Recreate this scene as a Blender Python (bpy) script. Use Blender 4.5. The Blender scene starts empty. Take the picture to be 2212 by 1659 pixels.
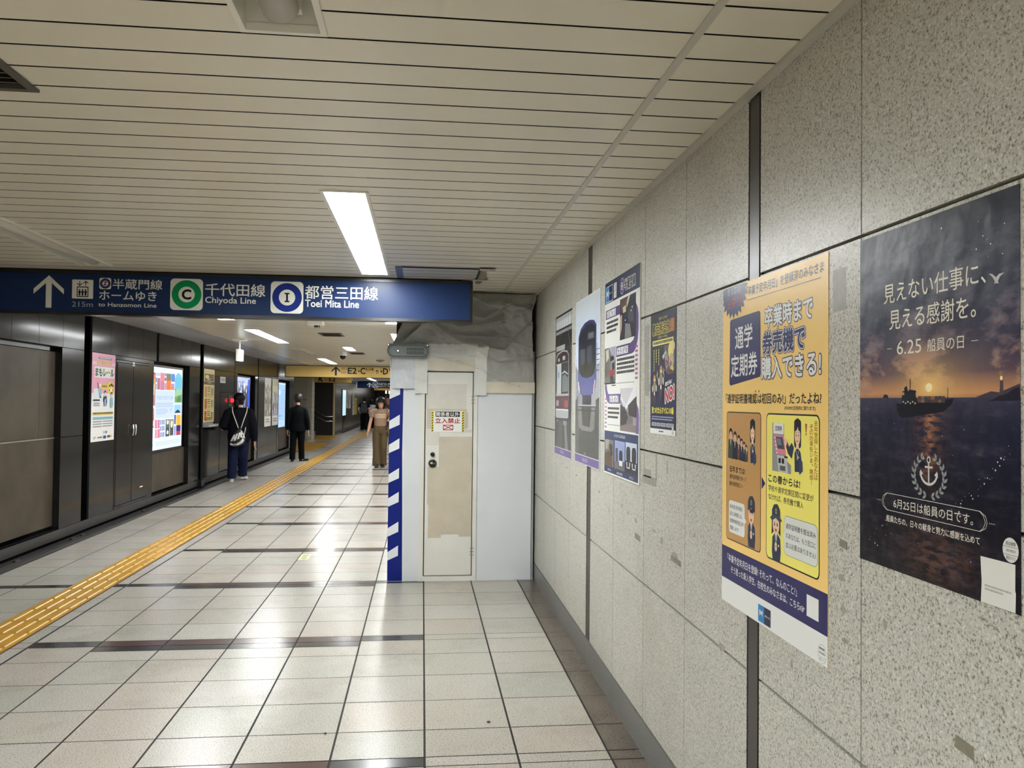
import bpy, bmesh, math, random
from mathutils import Vector, Matrix, noise

random.seed(7)
SC = bpy.context.scene
COL = bpy.context.collection

# ------------------------------------------------------------------ camera
FPX = 1757.26                       # focal length in pixels of a 2212 px wide frame
CAM_H = 1.52
yaw, pitch, roll = 0.109351, 0.021509, 0.010242
fw = Vector((math.sin(yaw)*math.cos(pitch), math.cos(yaw)*math.cos(pitch), math.sin(pitch)))
rt = Vector((math.cos(yaw), -math.sin(yaw), 0))
up = rt.cross(fw)
rt2 = rt*math.cos(roll) + up*math.sin(roll)
up2 = up*math.cos(roll) - rt*math.sin(roll)
cd = bpy.data.cameras.new('camera')
cd.sensor_fit = 'HORIZONTAL'; cd.sensor_width = 36.0; cd.lens = 36.0*FPX/2212.0
cd.clip_start = 0.05; cd.clip_end = 300
cam = bpy.data.objects.new('camera', cd); COL.objects.link(cam)
mw = Matrix.Identity(4)
for i in range(3):
    mw[i][0] = rt2[i]; mw[i][1] = up2[i]; mw[i][2] = -fw[i]
mw[2][3] = CAM_H
cam.matrix_world = mw
SC.camera = cam

# ------------------------------------------------------------------ world / exposure
w = bpy.data.worlds.new('underground'); SC.world = w; w.use_nodes = True
w.node_tree.nodes['Background'].inputs[0].default_value = (0.0, 0.0, 0.0, 1)
w.node_tree.nodes['Background'].inputs[1].default_value = 0.0
SC.view_settings.view_transform = 'Standard'
SC.view_settings.look = 'None'
SC.view_settings.gamma = 1.0
SC.view_settings.use_curve_mapping = False
SC.view_settings.exposure = 1.7
LAMP = 27.0                          # emission of a lit ceiling lamp
LAMP_BACK = 46.0                     # the lamps overhead and behind the viewer
LAMP_FAR = 14.0                      # the lamps farther down the passage
GLOW = 0.30                          # emission of back-lit advertising boxes
try:
    SC.cycles.max_bounces = 8; SC.cycles.diffuse_bounces = 5; SC.cycles.glossy_bounces = 4
    SC.cycles.sample_clamp_indirect = 6.0
    SC.cycles.caustics_reflective = False; SC.cycles.caustics_refractive = False
except Exception:
    pass

# ------------------------------------------------------------------ materials
def lin(c):
    out = []
    for x in c[:3]:
        x = x/255.0
        out.append(x/12.92 if x <= 0.04045 else ((x+0.055)/1.055)**2.4)
    return tuple(out)+(1.0,)

MATS = {}
def newmat(name):
    m = bpy.data.materials.new(name); m.use_nodes = True
    nt = m.node_tree
    return m, nt, nt.nodes['Principled BSDF']

def N(nt, typ, **kw):
    n = nt.nodes.new(typ)
    for k, v in kw.items():
        if hasattr(n, k): setattr(n, k, v)
    return n

def mat(name, rgb, rough=0.5, metal=0.0, spec=0.5, emit=0.0, ergb=None, bump=0.0, bscale=20.0, coat=0.0, vary=0.0, vscale=8.0):
    if name in MATS: return MATS[name]
    m, nt, b = newmat(name)
    b.inputs['Base Color'].default_value = lin(rgb)
    b.inputs['Roughness'].default_value = rough
    b.inputs['Metallic'].default_value = metal
    b.inputs['Specular IOR Level'].default_value = spec
    if coat:
        b.inputs['Coat Weight'].default_value = coat; b.inputs['Coat Roughness'].default_value = 0.12
    if emit:
        b.inputs['Emission Color'].default_value = lin(ergb or rgb); b.inputs['Emission Strength'].default_value = emit
    if bump or vary:
        g = N(nt, 'ShaderNodeNewGeometry')
    if bump:
        n = N(nt, 'ShaderNodeTexNoise'); n.inputs['Scale'].default_value = bscale; n.inputs['Detail'].default_value = 3
        nt.links.new(g.outputs['Position'], n.inputs['Vector'])
        bp = N(nt, 'ShaderNodeBump'); bp.inputs['Strength'].default_value = bump; bp.inputs['Distance'].default_value = 0.02
        nt.links.new(n.outputs['Fac'], bp.inputs['Height']); nt.links.new(bp.outputs['Normal'], b.inputs['Normal'])
    if vary:
        n2 = N(nt, 'ShaderNodeTexNoise'); n2.inputs['Scale'].default_value = vscale; n2.inputs['Detail'].default_value = 5
        nt.links.new(g.outputs['Position'], n2.inputs['Vector'])
        r = N(nt, 'ShaderNodeValToRGB')
        c = lin(rgb)
        r.color_ramp.elements[0].position = 0.3; r.color_ramp.elements[1].position = 0.7
        r.color_ramp.elements[0].color = tuple(x*(1-vary) for x in c[:3])+(1,)
        r.color_ramp.elements[1].color = tuple(min(1, x*(1+vary)) for x in c[:3])+(1,)
        nt.links.new(n2.outputs['Fac'], r.inputs['Fac']); nt.links.new(r.outputs['Color'], b.inputs['Base Color'])
    MATS[name] = m
    return m

def ink(r, g, b, rough=0.3):
    return mat('print_%d_%d_%d' % (r, g, b), (r, g, b), rough=rough, spec=0.22, bump=0.10, bscale=5.0)
def paint(r, g, b, rough=0.4):
    return mat('sign_film_%d_%d_%d' % (r, g, b), (r, g, b), rough=rough, spec=0.16)
def glow(r, g, b, s=None):
    s = GLOW if s is None else s
    return mat('backlit_%d_%d_%d_%d' % (r, g, b, int(s*100)), (r*0.5, g*0.5, b*0.5), rough=0.25, emit=s, ergb=(r, g, b))

def speckle(name, base, dark, light, scale, rough, tint=0.05, bump=0.02, amount=0.42, spec=0.5, stain=0.0, tints=None):
    """granite / terrazzo: fine grains, one tone per slab"""
    m, nt, b = newmat(name)
    g = N(nt, 'ShaderNodeNewGeometry')
    n1 = N(nt, 'ShaderNodeTexNoise'); n1.inputs['Scale'].default_value = scale; n1.inputs['Detail'].default_value = 2; n1.inputs['Roughness'].default_value = 0.65
    nt.links.new(g.outputs['Position'], n1.inputs['Vector'])
    r = N(nt, 'ShaderNodeValToRGB')
    e = r.color_ramp.elements
    e[0].position = amount-0.10; e[0].color = lin(dark)
    e[1].position = amount+0.02; e[1].color = lin(base)
    e2 = e.new(0.58); e2.color = lin(base)
    e3 = e.new(0.68); e3.color = lin(light)
    nt.links.new(n1.outputs['Fac'], r.inputs['Fac'])
    # tone per slab
    hs = N(nt, 'ShaderNodeHueSaturation')
    mr = N(nt, 'ShaderNodeMapRange'); mr.inputs['To Min'].default_value = 1-tint; mr.inputs['To Max'].default_value = 1+tint
    nt.links.new(g.outputs['Random Per Island'], mr.inputs['Value'])
    nt.links.new(mr.outputs['Result'], hs.inputs['Value'])
    last = r.outputs['Color']
    if tints:
        rr = N(nt, 'ShaderNodeValToRGB'); rr.color_ramp.interpolation = 'CONSTANT'
        ee = rr.color_ramp.elements
        ee[0].position = 0; ee[0].color = lin(tints[0]); ee[1].position = 1.0/len(tints); ee[1].color = lin(tints[1])
        for k in range(2, len(tints)):
            x = ee.new(k/len(tints)); x.color = lin(tints[k])
        ml = N(nt, 'ShaderNodeMath'); ml.operation = 'MULTIPLY'; ml.inputs[1].default_value = 7.31
        fr = N(nt, 'ShaderNodeMath'); fr.operation = 'FRACT'
        nt.links.new(g.outputs['Random Per Island'], ml.inputs[0]); nt.links.new(ml.outputs[0], fr.inputs[0])
        nt.links.new(fr.outputs[0], rr.inputs['Fac'])
        mx = N(nt, 'ShaderNodeMixRGB'); mx.blend_type = 'MULTIPLY'; mx.inputs['Fac'].default_value = 1
        nt.links.new(last, mx.inputs[1]); nt.links.new(rr.outputs['Color'], mx.inputs[2]); last = mx.outputs['Color']
    if stain:
        n2 = N(nt, 'ShaderNodeTexNoise'); n2.inputs['Scale'].default_value = 1.7; n2.inputs['Detail'].default_value = 6; n2.inputs['Roughness'].default_value = 0.7
        nt.links.new(g.outputs['Position'], n2.inputs['Vector'])
        r2 = N(nt, 'ShaderNodeValToRGB'); r2.color_ramp.elements[0].position = 0.34; r2.color_ramp.elements[1].position = 0.5
        k = 1-stain
        r2.color_ramp.elements[0].color = (k, k*0.99, k*0.97, 1); r2.color_ramp.elements[1].color = (1, 1, 1, 1)
        nt.links.new(n2.outputs['Fac'], r2.inputs['Fac'])
        mx = N(nt, 'ShaderNodeMixRGB'); mx.blend_type = 'MULTIPLY'; mx.inputs['Fac'].default_value = 1
        nt.links.new(last, mx.inputs[1]); nt.links.new(r2.outputs['Color'], mx.inputs[2]); last = mx.outputs['Color']
    nt.links.new(last, hs.inputs['Color'])
    nt.links.new(hs.outputs['Color'], b.inputs['Base Color'])
    b.inputs['Roughness'].default_value = rough; b.inputs['Specular IOR Level'].default_value = spec
    if bump:
        bp = N(nt, 'ShaderNodeBump'); bp.inputs['Strength'].default_value = bump; bp.inputs['Distance'].default_value = 0.01
        nt.links.new(n1.outputs['Fac'], bp.inputs['Height']); nt.links.new(bp.outputs['Normal'], b.inputs['Normal'])
    MATS[name] = m
    return m

# ------------------------------------------------------------------ mesh helpers
LOCAL = set()                          # things whose parts are modelled in their own frame
class MB:
    def __init__(self):
        self.v = []; self.f = []; self.m = []; self.mats = []
    def mi(self, m):
        if m not in self.mats: self.mats.append(m)
        return self.mats.index(m)
    def face(self, pts, m, n=None):
        pts = [Vector(p) for p in pts]
        if n is not None:
            s = Vector((0, 0, 0))
            for i in range(len(pts)):
                s += pts[i].cross(pts[(i+1) % len(pts)])
            if s.dot(n) < 0: pts.reverse()
        b = len(self.v); self.v += [tuple(p) for p in pts]
        self.f.append(list(range(b, b+len(pts)))); self.m.append(self.mi(m))
    def raw(self, vs, fs, m):
        b = len(self.v); self.v += [tuple(p) for p in vs]; k = self.mi(m)
        for f in fs:
            self.f.append([b+i for i in f]); self.m.append(k)
    def box(self, x0, y0, z0, x1, y1, z1, m, skip=''):
        x0, x1 = min(x0, x1), max(x0, x1); y0, y1 = min(y0, y1), max(y0, y1); z0, z1 = min(z0, z1), max(z0, z1)
        vs = [(x0,y0,z0),(x1,y0,z0),(x1,y1,z0),(x0,y1,z0),(x0,y0,z1),(x1,y0,z1),(x1,y1,z1),(x0,y1,z1)]
        fs = {'b':(0,3,2,1),'t':(4,5,6,7),'f':(0,1,5,4),'k':(2,3,7,6),'l':(3,0,4,7),'r':(1,2,6,5)}
        self.raw(vs, [f for k, f in fs.items() if k not in skip], m)
    def bevbox(self, x0, y0, z0, x1, y1, z1, m, r=0.01, seg=2):
        bm = bmesh.new()
        bmesh.ops.create_cube(bm, size=1.0)
        for v in bm.verts:
            v.co = Vector(((x0+x1)/2+v.co.x*(x1-x0), (y0+y1)/2+v.co.y*(y1-y0), (z0+z1)/2+v.co.z*(z1-z0)))
        bmesh.ops.bevel(bm, geom=bm.edges[:], offset=r, segments=seg, profile=0.5, affect='EDGES')
        bm.verts.index_update()
        self.raw([v.co[:] for v in bm.verts], [[v.index for v in f.verts] for f in bm.faces], m)
        bm.free()
    def rings(self, rings, m, cap=True):
        n = len(rings[0]); vs = [p for r in rings for p in r]; fs = []
        for i in range(len(rings)-1):
            for j in range(n):
                k = (j+1) % n
                fs.append((i*n+j, i*n+k, (i+1)*n+k, (i+1)*n+j))
        if cap:
            fs.append(tuple(reversed(range(n)))); fs.append(tuple((len(rings)-1)*n+j for j in range(n)))
        self.raw(vs, fs, m)
    def tube(self, path, r, m, n=10):
        self.rings(tube_rings(path, r, n), m)
    def cyl(self, a, b, r, m, n=20, r2=None):
        self.tube([a, b], [r, r if r2 is None else r2], m, n)
    def ellipsoid(self, c, rx, ry, rz, m, n=14, k=8, rot=None):
        c = Vector(c); rings = []
        for i in range(k+1):
            t = -math.pi/2 + math.pi*i/k
            cr = max(0.02, math.cos(t)); ring = []
            for j in range(n):
                a = 2*math.pi*j/n
                p = Vector((rx*cr*math.cos(a), ry*cr*math.sin(a), rz*math.sin(t)))
                if rot: p = rot @ p
                ring.append(c+p)
            rings.append(ring)
        self.rings(rings, m)
    def build(self, name, parent=None, smooth=False, loc=None):
        me = bpy.data.meshes.new(name); me.from_pydata(self.v, [], self.f)
        for mm in self.mats: me.materials.append(mm)
        me.polygons.foreach_set('material_index', self.m)
        if smooth: me.polygons.foreach_set('use_smooth', [True]*len(self.f))
        me.update()
        o = bpy.data.objects.new(name, me); COL.objects.link(o)
        if parent is not None:
            o.parent = parent
            o.matrix_parent_inverse = Matrix.Translation(-Vector(parent.location)) if parent.type == 'EMPTY' and parent.name not in LOCAL else Matrix.Identity(4)
        return o

def tube_rings(path, r, n=10):
    path = [Vector(p) for p in path]
    if not isinstance(r, (list, tuple)): r = [r]*len(path)
    out = []; prev = None
    for i, p in enumerate(path):
        if i == 0: d = path[1]-p
        elif i == len(path)-1: d = p-path[i-1]
        else: d = (path[i+1]-p).normalized()+(p-path[i-1]).normalized()
        d.normalize()
        if prev is None:
            a = Vector((1, 0, 0)) if abs(d.x) < 0.8 else Vector((0, 1, 0))
        else: a = prev
        s = (a - d*a.dot(d)).normalized(); t = d.cross(s); prev = s
        rr = r[i]; rx, ry = rr if isinstance(rr, tuple) else (rr, rr)
        out.append([p + s*rx*math.cos(2*math.pi*j/n) + t*ry*math.sin(2*math.pi*j/n) for j in range(n)])
    return out

def setp(o, label=None, cat=None, group=None, kind=None):
    if label: o['label'] = label
    if cat: o['category'] = cat
    if group: o['group'] = group
    if kind: o['kind'] = kind
    return o
def thing(name, loc, label, cat, group=None, rz=0.0):
    o = bpy.data.objects.new(name, None); COL.objects.link(o); o.location = loc; o.rotation_euler = (0, 0, rz)
    o.empty_display_size = 0.1
    return setp(o, label, cat, group)
def struct(name, mb, smooth=False):
    return setp(mb.build(name, None, smooth), kind='structure')

# ------------------------------------------------------------------ lettering
_tc = {}
def glyphs(body, bold):
    key = (body, round(bold, 4))
    if key in _tc: return _tc[key]
    cu = bpy.data.curves.new('lettering', 'FONT'); cu.body = body; cu.resolution_u = 3; cu.fill_mode = 'FRONT'; cu.offset = bold
    o = bpy.data.objects.new('lettering', cu); COL.objects.link(o)
    me = bpy.data.meshes.new_from_object(o.evaluated_get(bpy.context.evaluated_depsgraph_get()))
    vs = [(v.co.x, v.co.y) for v in me.vertices]; fs = [tuple(p.vertices) for p in me.polygons]
    bpy.data.objects.remove(o); bpy.data.curves.remove(cu); bpy.data.meshes.remove(me)
    _tc[key] = (vs, fs)
    return _tc[key]

class Board:
    """a flat printed face: u runs to the reader's right, v runs down, layers rise towards the reader"""
    def __init__(self, O, U, Nn, dl=0.0002, fu=1.0, fv=1.0):
        self.cnt = {}; self.O = Vector(O); self.U = Vector(U); self.Nn = Vector(Nn); self.V = Vector((0, 0, -1)); self.dl = dl; self.mb = MB(); self.fu = fu; self.fv = fv
    def lift(self, l):
        c = self.cnt.get(l, 0); self.cnt[l] = c+1
        return l+(c % 40)/44.0
    def P(self, u, v, l=0): return self.O + self.U*(u*self.fu) + self.V*(v*self.fv) + self.Nn*(l*self.dl)
    def poly(self, pts, m, l=1):
        l = self.lift(l); self.mb.face([self.P(u, v, l) for u, v in pts], m, self.Nn)
    def rect(self, u0, v0, u1, v1, m, l=1): self.poly([(u0, v0), (u1, v0), (u1, v1), (u0, v1)], m, l)
    def grad(self, u0, v0, u1, v1, cs, l=1, f=ink):
        n = len(cs)
        for i, c in enumerate(cs): self.rect(u0, v0+(v1-v0)*i/n, u1, v0+(v1-v0)*(i+1)/n, f(*c), l)
    def ell(self, u, v, ru, rv, m, l=1, n=28, a0=0.0, a1=2*math.pi):
        full = abs(a1-a0-2*math.pi) < 1e-6; k = n if full else n+1
        self.poly([(u+ru*math.cos(a0+(a1-a0)*i/n), v+rv*math.sin(a0+(a1-a0)*i/n)) for i in range(k)], m, l)
    def rrect(self, u0, v0, u1, v1, r, m, l=1):
        pts = []
        for cx, cy, a in ((u1-r, v0+r, -90), (u1-r, v1-r, 0), (u0+r, v1-r, 90), (u0+r, v0+r, 180)):
            for k in range(6):
                t = math.radians(a+18*k); pts.append((cx+r*math.cos(t), cy+r*math.sin(t)))
        self.poly(pts, m, l)
    def line(self, pts, wd, m, l=1):
        for (a, b), (c, d) in zip(pts, pts[1:]):
            L = math.hypot(c-a, d-b) or 1; x, y = -(d-b)/L*wd/2, (c-a)/L*wd/2
            self.poly([(a+x, b+y), (c+x, d+y), (c-x, d-y), (a-x, b-y)], m, l)
    def text(self, body, u0, v0, u1, v1, m, l=2, bold=0.0, out=None, outw=0.05, skew=0.0, tilt=0.0):
        b0, _ = glyphs(body, 0.0)
        xs = [p[0] for p in b0]; ys = [p[1] for p in b0]
        x0, x1, y0, y1 = min(xs), max(xs), min(ys), max(ys)
        W0 = (u1-u0)/(x1-x0); H0 = (v1-v0)/(y1-y0); ms = math.sqrt(abs(W0*H0))
        def put(bd, mm, ll):
            k = 0 if bd <= 0 else (4 if bd < .03 else (6 if bd < .055 else 12))
            one(0, 0, mm, ll)
            for i in range(k):
                a = 2*math.pi*(i+.5)/k; one(bd*.8*ms*math.cos(a), bd*.8*ms*math.sin(a), mm, ll)
        def one(du, dv, mm, ll):
            vs, fs = glyphs(body, 0.0); pts = []; ll = self.lift(ll)
            for x, y in vs:
                a = (x-x0)/(x1-x0); b = (y1-y)/(y1-y0)
                u = u0+(u1-u0)*a + skew*(1-b)*(v1-v0); v = v0+(v1-v0)*b + tilt*a*(u1-u0)+dv; u += du
                pts.append(self.P(u, v, ll))
            if fs:
                f0 = fs[0]; nn = (pts[f0[1]]-pts[f0[0]]).cross(pts[f0[2]]-pts[f0[0]])
                if nn.dot(self.Nn) < 0: fs = [tuple(reversed(f)) for f in fs]
            self.mb.raw(pts, fs, mm)
        if out is not None: put(outw, out, l)
        put(bold, m, l+1 if out is not None else l)
    def vtext(self, body, u0, v0, u1, v1, m, l=2, bold=0.0):
        n = len(body); h = (v1-v0)/n
        for i, ch in enumerate(body):
            if ch in '、。': self.text(ch, u0+(u1-u0)*0.6, v0+h*(i+.1), u1, v0+h*(i+.4), m, l, bold)
            elif ch in '!！': self.rect((u0+u1)/2-h*.06, v0+h*(i+.1), (u0+u1)/2+h*.06, v0+h*(i+.65), m, l); self.ell((u0+u1)/2, v0+h*(i+.8), h*.08, h*.08, m, l, 10)
            elif ch == 'し' or ch == 'い' or ch == 'ま': self.text(ch, u0+(u1-u0)*0.12, v0+h*(i+.1), u1-(u1-u0)*.1, v0+h*(i+.9), m, l, bold)
            else: self.text(ch, u0, v0+h*(i+.04), u1, v0+h*(i+.96), m, l, bold)
    def smallprint(self, u0, v0, u1, v1, n, m, l=2, h=0.5, last=1.0):
        """lines of text too small to read"""
        dv = (v1-v0)/n
        for i in range(n):
            e = u1 if i < n-1 else u0+(u1-u0)*last
            u = u0
            rnd = random.Random(int(u0*1e4)+i*7+int(v0*1e4))
            while u < e:
                s = min(e-u, (0.4+rnd.random()*1.6)*dv*h)
                self.rect(u, v0+dv*i, u+s, v0+dv*(i+h), m, l); u += s + dv*h*0.22
    def scribble(self, u0, v0, u1, v1, n, m, l=3, out=None):
        """characters too blurred to read: a few strokes in each cell"""
        w_ = (u1-u0)/n; h = v1-v0
        if out is not None: self.rect(u0-.06*w_, v0-.06*h, u1+.06*w_, v1+.06*h, out, l-1)
        for i in range(n):
            r = random.Random(i*31+int(u0*1e4)+int(v0*1e4)); a, c = u0+w_*(i+.08), u0+w_*(i+.92); t = min(w_, h)*.085
            for v in [v0+h*(k+.5)/4+r.uniform(-.04, .04)*h for k in range(4)]:
                x0 = a+(c-a)*r.choice((0, 0, .15, .4)); x1 = c-(c-a)*r.choice((0, 0, .2, .45)); self.rect(x0, v-t/2, x1, v+t/2, m, l)
            for k in range(2):
                x = a+(c-a)*r.choice((.1, .3, .5, .7, .9)); y0 = v0+h*r.choice((0, .1, .3)); y1 = v1-h*r.choice((0, .1, .3)); self.rect(x-t/2, y0, x+t/2, y1, m, l+1)
    def flush(self, name, parent, label=None):
        o = self.mb.build(name, parent); self.mb = MB()
        if label: o['label'] = label
        return o

# ------------------------------------------------------------------ shared materials
M = {}
M['granite'] = speckle('granite_slab', (194, 191, 180), (118, 114, 99), (222, 220, 211), 185, 0.30, spec=0.22, tint=0.04, bump=0.04, amount=0.44, stain=0.10)
M['granite_dark'] = speckle('granite_dark', (112, 112, 108), (70, 70, 68), (135, 135, 130), 160, 0.3, tint=0.05, bump=0.02)
M['tile'] = speckle('terrazzo_tile', (171, 165, 157), (84, 77, 70), (188, 185, 178), 170, 0.26, tint=0.035, bump=0.012, spec=0.28, amount=0.42, stain=0.12,
                    tints=[(255, 255, 255), (253, 252, 249), (255, 251, 248), (249, 252, 249)])
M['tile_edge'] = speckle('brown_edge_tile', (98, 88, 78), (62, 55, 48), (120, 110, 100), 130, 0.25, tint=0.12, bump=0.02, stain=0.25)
M['strip_dark'] = mat('dark_strip_stone', (40, 39, 38), 0.2, vary=0.08, vscale=60)
M['strip_brown'] = mat('brown_strip_stone', (74, 50, 46), 0.2, vary=0.10, vscale=60)
M['grout'] = mat('grout', (34, 31, 28), 0.8)
M['tactile'] = mat('tactile_yellow', (182, 136, 34), 0.32, vary=0.14, vscale=5)
M['tactile_gap'] = mat('tactile_gap', (110, 78, 16), 0.7)
M['slat'] = mat('ceiling_slat', (226, 220, 203), 0.30, spec=0.5, vary=0.03, vscale=1.3)
M['slat_gap'] = mat('ceiling_gap', (20, 18, 15), 0.9)
M['ctrim'] = mat('ceiling_trim', (196, 193, 182), 0.4)
M['csoffit'] = mat('ceiling_soffit', (186, 187, 190), 0.25)
M['steel'] = mat('dark_wall_panel', (34, 33, 32), 0.14, spec=0.11, metal=0.0, vary=0.05, vscale=2)
M['steel_mirror'] = mat('polished_dark_strip', (44, 43, 42), 0.06, metal=0.85)
M['steel_brown'] = mat('worn_brown_steel', (72, 64, 53), 0.45, spec=.2, metal=0.1, vary=0.25, vscale=3)
M['strip_steel'] = mat('brown_steel_strip', (62, 55, 52), 0.3, metal=0.3, spec=.3)
M['black'] = mat('black_gap', (14, 14, 14), 0.7)
M['black_gloss'] = mat('black_frame', (20, 20, 22), 0.25)
M['kick'] = mat('dark_kick', (40, 38, 36), 0.4)
M['curb'] = mat('dark_gutter_rail', (44, 43, 42), 0.3, metal=0.5)
M['white_enamel'] = mat('white_enamel', (232, 230, 220), 0.35)
M['chrome'] = mat('chrome', (200, 200, 200), 0.15, metal=1.0)
M['lamp'] = mat('lit_diffuser', (255, 255, 255), 0.4, emit=LAMP, ergb=(246, 252, 255))
M['lamp_far'] = mat('lit_diffuser_far', (255, 255, 255), 0.4, emit=LAMP_FAR, ergb=(248, 252, 255))
M['lamp_back'] = mat('lit_diffuser_back', (255, 255, 255), 0.4, emit=LAMP_BACK, ergb=(246, 252, 255))
M['lamp_distant'] = mat('lit_diffuser_distant', (255, 255, 255), 0.4, emit=5.0, ergb=(248, 252, 255))
M['lamp_off'] = mat('unlit_diffuser', (205, 200, 188), 0.45)
M['bag_white'] = mat('bag_white', (222, 222, 220), 0.6)
# ================================================================== THE SETTING
CZ = 2.447          # ceiling
XR, XL = 0.97, -3.72
YB, YF = -9.0, 66.0

# ---------------- floor: terrazzo tiles, brown/black cross strips
PX, PH = 0.397, 0.028
tops = [3.52, 5.345, 6.965, 8.52, 10.3, 11.88, 13.43, 15.06, 16.62, 18.17]
while tops[-1] < YF: tops.append(tops[-1]+1.628)
t0 = tops[0]
while t0 > YB: t0 -= 1.64; tops.insert(0, t0)
first = tops.index(3.52)
SW = [0.09 if abs(t-3.52) < 1e-6 else (0.112 if abs(t-5.345) < 1e-6 else 0.1) for t in tops]
fl = MB(); g = 0.0032
fl.box(-9.0, YB, -0.05, XR, YF, -0.003, M['grout'], skip='b')
gx = 0.0048
def tile(x0, x1, y0, y1, m):
    if x1-x0 < 0.012 or y1-y0 < 0.012: return
    fl.face([(x0+gx, y0+g, 0), (x1-gx, y0+g, 0), (x1-gx, y1-g, 0), (x0+gx, y1-g, 0)], m, Vector((0, 0, 1)))
cols = []
k = -10
while True:
    x0 = PH+PX*k; x1 = x0+PX
    if x0 > XR: break
    cols.append((max(x0, -9), min(x1, XR))); k += 1
# the tactile path replaces the tiles between -2.785 and -2.455; beyond it tiles run to the gutter
left_cols = [(-3.56, -3.18), (-3.18, -2.785), (-2.455, -2.36)]
side_cols = [(-9.0+0.4*i, -9.0+0.4*(i+1)) for i in range(14)]
side_cols[-1] = (side_cols[-1][0], -3.56)
all_cols = left_cols + [c for c in cols if c[0] > -2.40]
for i in range(len(tops)-1):
    s0, s1 = tops[i], tops[i+1]-SW[i+1]        # tiles between this strip and the next
    wd2 = SW[i+1]
    n = max(1, round((s1-s0)/0.3815))
    if abs(s0-3.52) < 1e-6: ys = [3.52, 3.808, 4.18, 4.561, 4.944, 5.233]
    elif abs(s0-5.345) < 1e-6: ys = [5.345, 5.714, 6.105, 6.488, 6.865]
    else: ys = [s0+(s1-s0)*j/n for j in range(n+1)]
    third = (i+1-first) % 3 == 2
    for (x0, x1) in all_cols + ([c for c in side_cols] if 24 < s0 < 37 else []):
        cx = (x0+x1)/2
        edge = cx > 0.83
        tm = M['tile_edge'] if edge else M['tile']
        double = -1.98 < cx < -0.36
        single = (-2.36 < cx < 0.03) and not double
        far_single = third and -3.56 < cx < -2.36
        end = ys[-1]
        yy = list(ys)
        if double: yy[-1] = end-0.10
        for a, b in zip(yy, yy[1:]): tile(x0, x1, a, b, tm)
        if double:
            tile(x0, x1, end-0.10, end, M['strip_dark']); tile(x0, x1, end, end+wd2, M['strip_brown'])
        elif single or far_single: tile(x0, x1, end, end+wd2, M['strip_dark'])
        else: tile(x0, x1, end, end+wd2, tm)
struct('floor', fl)

# ---------------- ceiling: long metal slats across the passage
FIXR = [(-8.2, -5.8), (-4.25, -1.86), (-0.30, 2.085), (3.65, 6.04), (7.55, 9.95), (11.4, 13.8), (15.3, 17.7), (19.2, 21.6), (23.1, 25.5), (27, 29.4), (31, 33.4), (35, 37.4), (39, 41.4), (43, 45.4), (48, 50.4), (54, 56.4)]
FIXL = [(-4.3, -1.9), (-0.35, 2.03), (3.60, 5.985), (7.45, 9.84), (11.13, 13.72), (15.06, 17.35), (18.75, 21.43), (22.7, 25.1), (26.5, 28.9), (30.4, 32.8), (34.3, 36.7), (37.2, 39.6), (42.1, 44.5), (47, 49.4), (52, 54.4)]
XFR, XFL, FW = (-0.462, -0.255), (-2.385, -2.185), 0.2
holes = [(XFR[0], XFR[1], a, b) for a, b in FIXR] + [(XFL[0], XFL[1], a, b) for a, b in FIXL]
holes += [(-1.42, -1.24, 14.5, 15.5)]
holes += [(-2.0, -1.163, 1.95, 2.585), (-1.46, -1.14, 11.5, 12.05), (-1.45, -1.16, 16.1, 16.7)]
cl = MB()
cl.box(-9, YB, CZ+0.12, XR, YF, CZ+0.16, M['slat_gap'])
PS, GAPS = 0.1465, 0.0088
def slatbox(x0, y0, x1, y1):
    cl.box(x0, y0, CZ, x1, y1, CZ+0.018, M['slat'], skip='tfk'); cl.box(x0, y0, CZ+.0012, x1, y1, CZ+0.018, M['slat_gap'], skip='tblr')  # slat edges coloured black to put shade into the gaps
def slat_run(x0, x1, y0, y1):
    cuts = [(x0, x1)]
    for hx0, hx1, hy0, hy1 in holes:
        if hy1 > y0 and hy0 < y1:
            new = []
            for a, b in cuts:
                if hx1 <= a or hx0 >= b: new.append((a, b)); continue
                if hx0 > a: new.append((a, hx0))
                if hx1 < b: new.append((hx1, b))
            cuts = new
    for a, b in cuts:
        if b-a > 0.01: slatbox(a, y0, b, y1)
ys = []
y = 1.812 - PS*70
while y < YF:
    a, b = y+GAPS/2, y+PS-GAPS/2
    # split at fixture ends so that every opening is cut at its true place
    pts = sorted({a, b} | {q for h in holes for q in (h[2], h[3]) if a < q < b})
    for p, q in zip(pts, pts[1:]):
        slat_run(-3.06, 0.664, p, q)
        slatbox(0.687, p, 0.947, q)
    y += PS
cl.box(-3.06, YB, CZ+0.10, 0.95, YF, CZ+0.115, M['slat_gap'], skip='t')
struct('ceiling', cl)
tr = MB()
tr.box(0.664, YB, CZ-0.004, 0.687, 6.93, CZ+0.02, M['ctrim'])
struct('trim_1', tr)
tr = MB(); tr.box(0.945, YB, CZ-0.012, XR, YF, CZ+0.02, M['ctrim']); struct('trim_2', tr)
tr = MB()
pr = [(-3.06, CZ+0.004), (-3.2, CZ+0.004), (-3.4, CZ-0.004), (-3.6, CZ-0.006), (XL-0.06, CZ-0.006)]
for (xa, za), (xb, zb) in zip(pr, pr[1:]):
    tr.face([(xa, YB, za), (xb, YB, zb), (xb, 24.3, zb), (xa, 24.3, za)], M['csoffit'], Vector((0, 0, -1)))
    tr.face([(xa, 35.4, za), (xb, 35.4, zb), (xb, YF, zb), (xa, YF, za)], M['csoffit'], Vector((0, 0, -1)))
tr.face([(-9, 24.3, CZ), (-3.06, 24.3, CZ), (-3.06, 35.4, CZ), (-9, 35.4, CZ)], M['csoffit'], Vector((0, 0, -1)))
struct('trim_3', tr)

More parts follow.
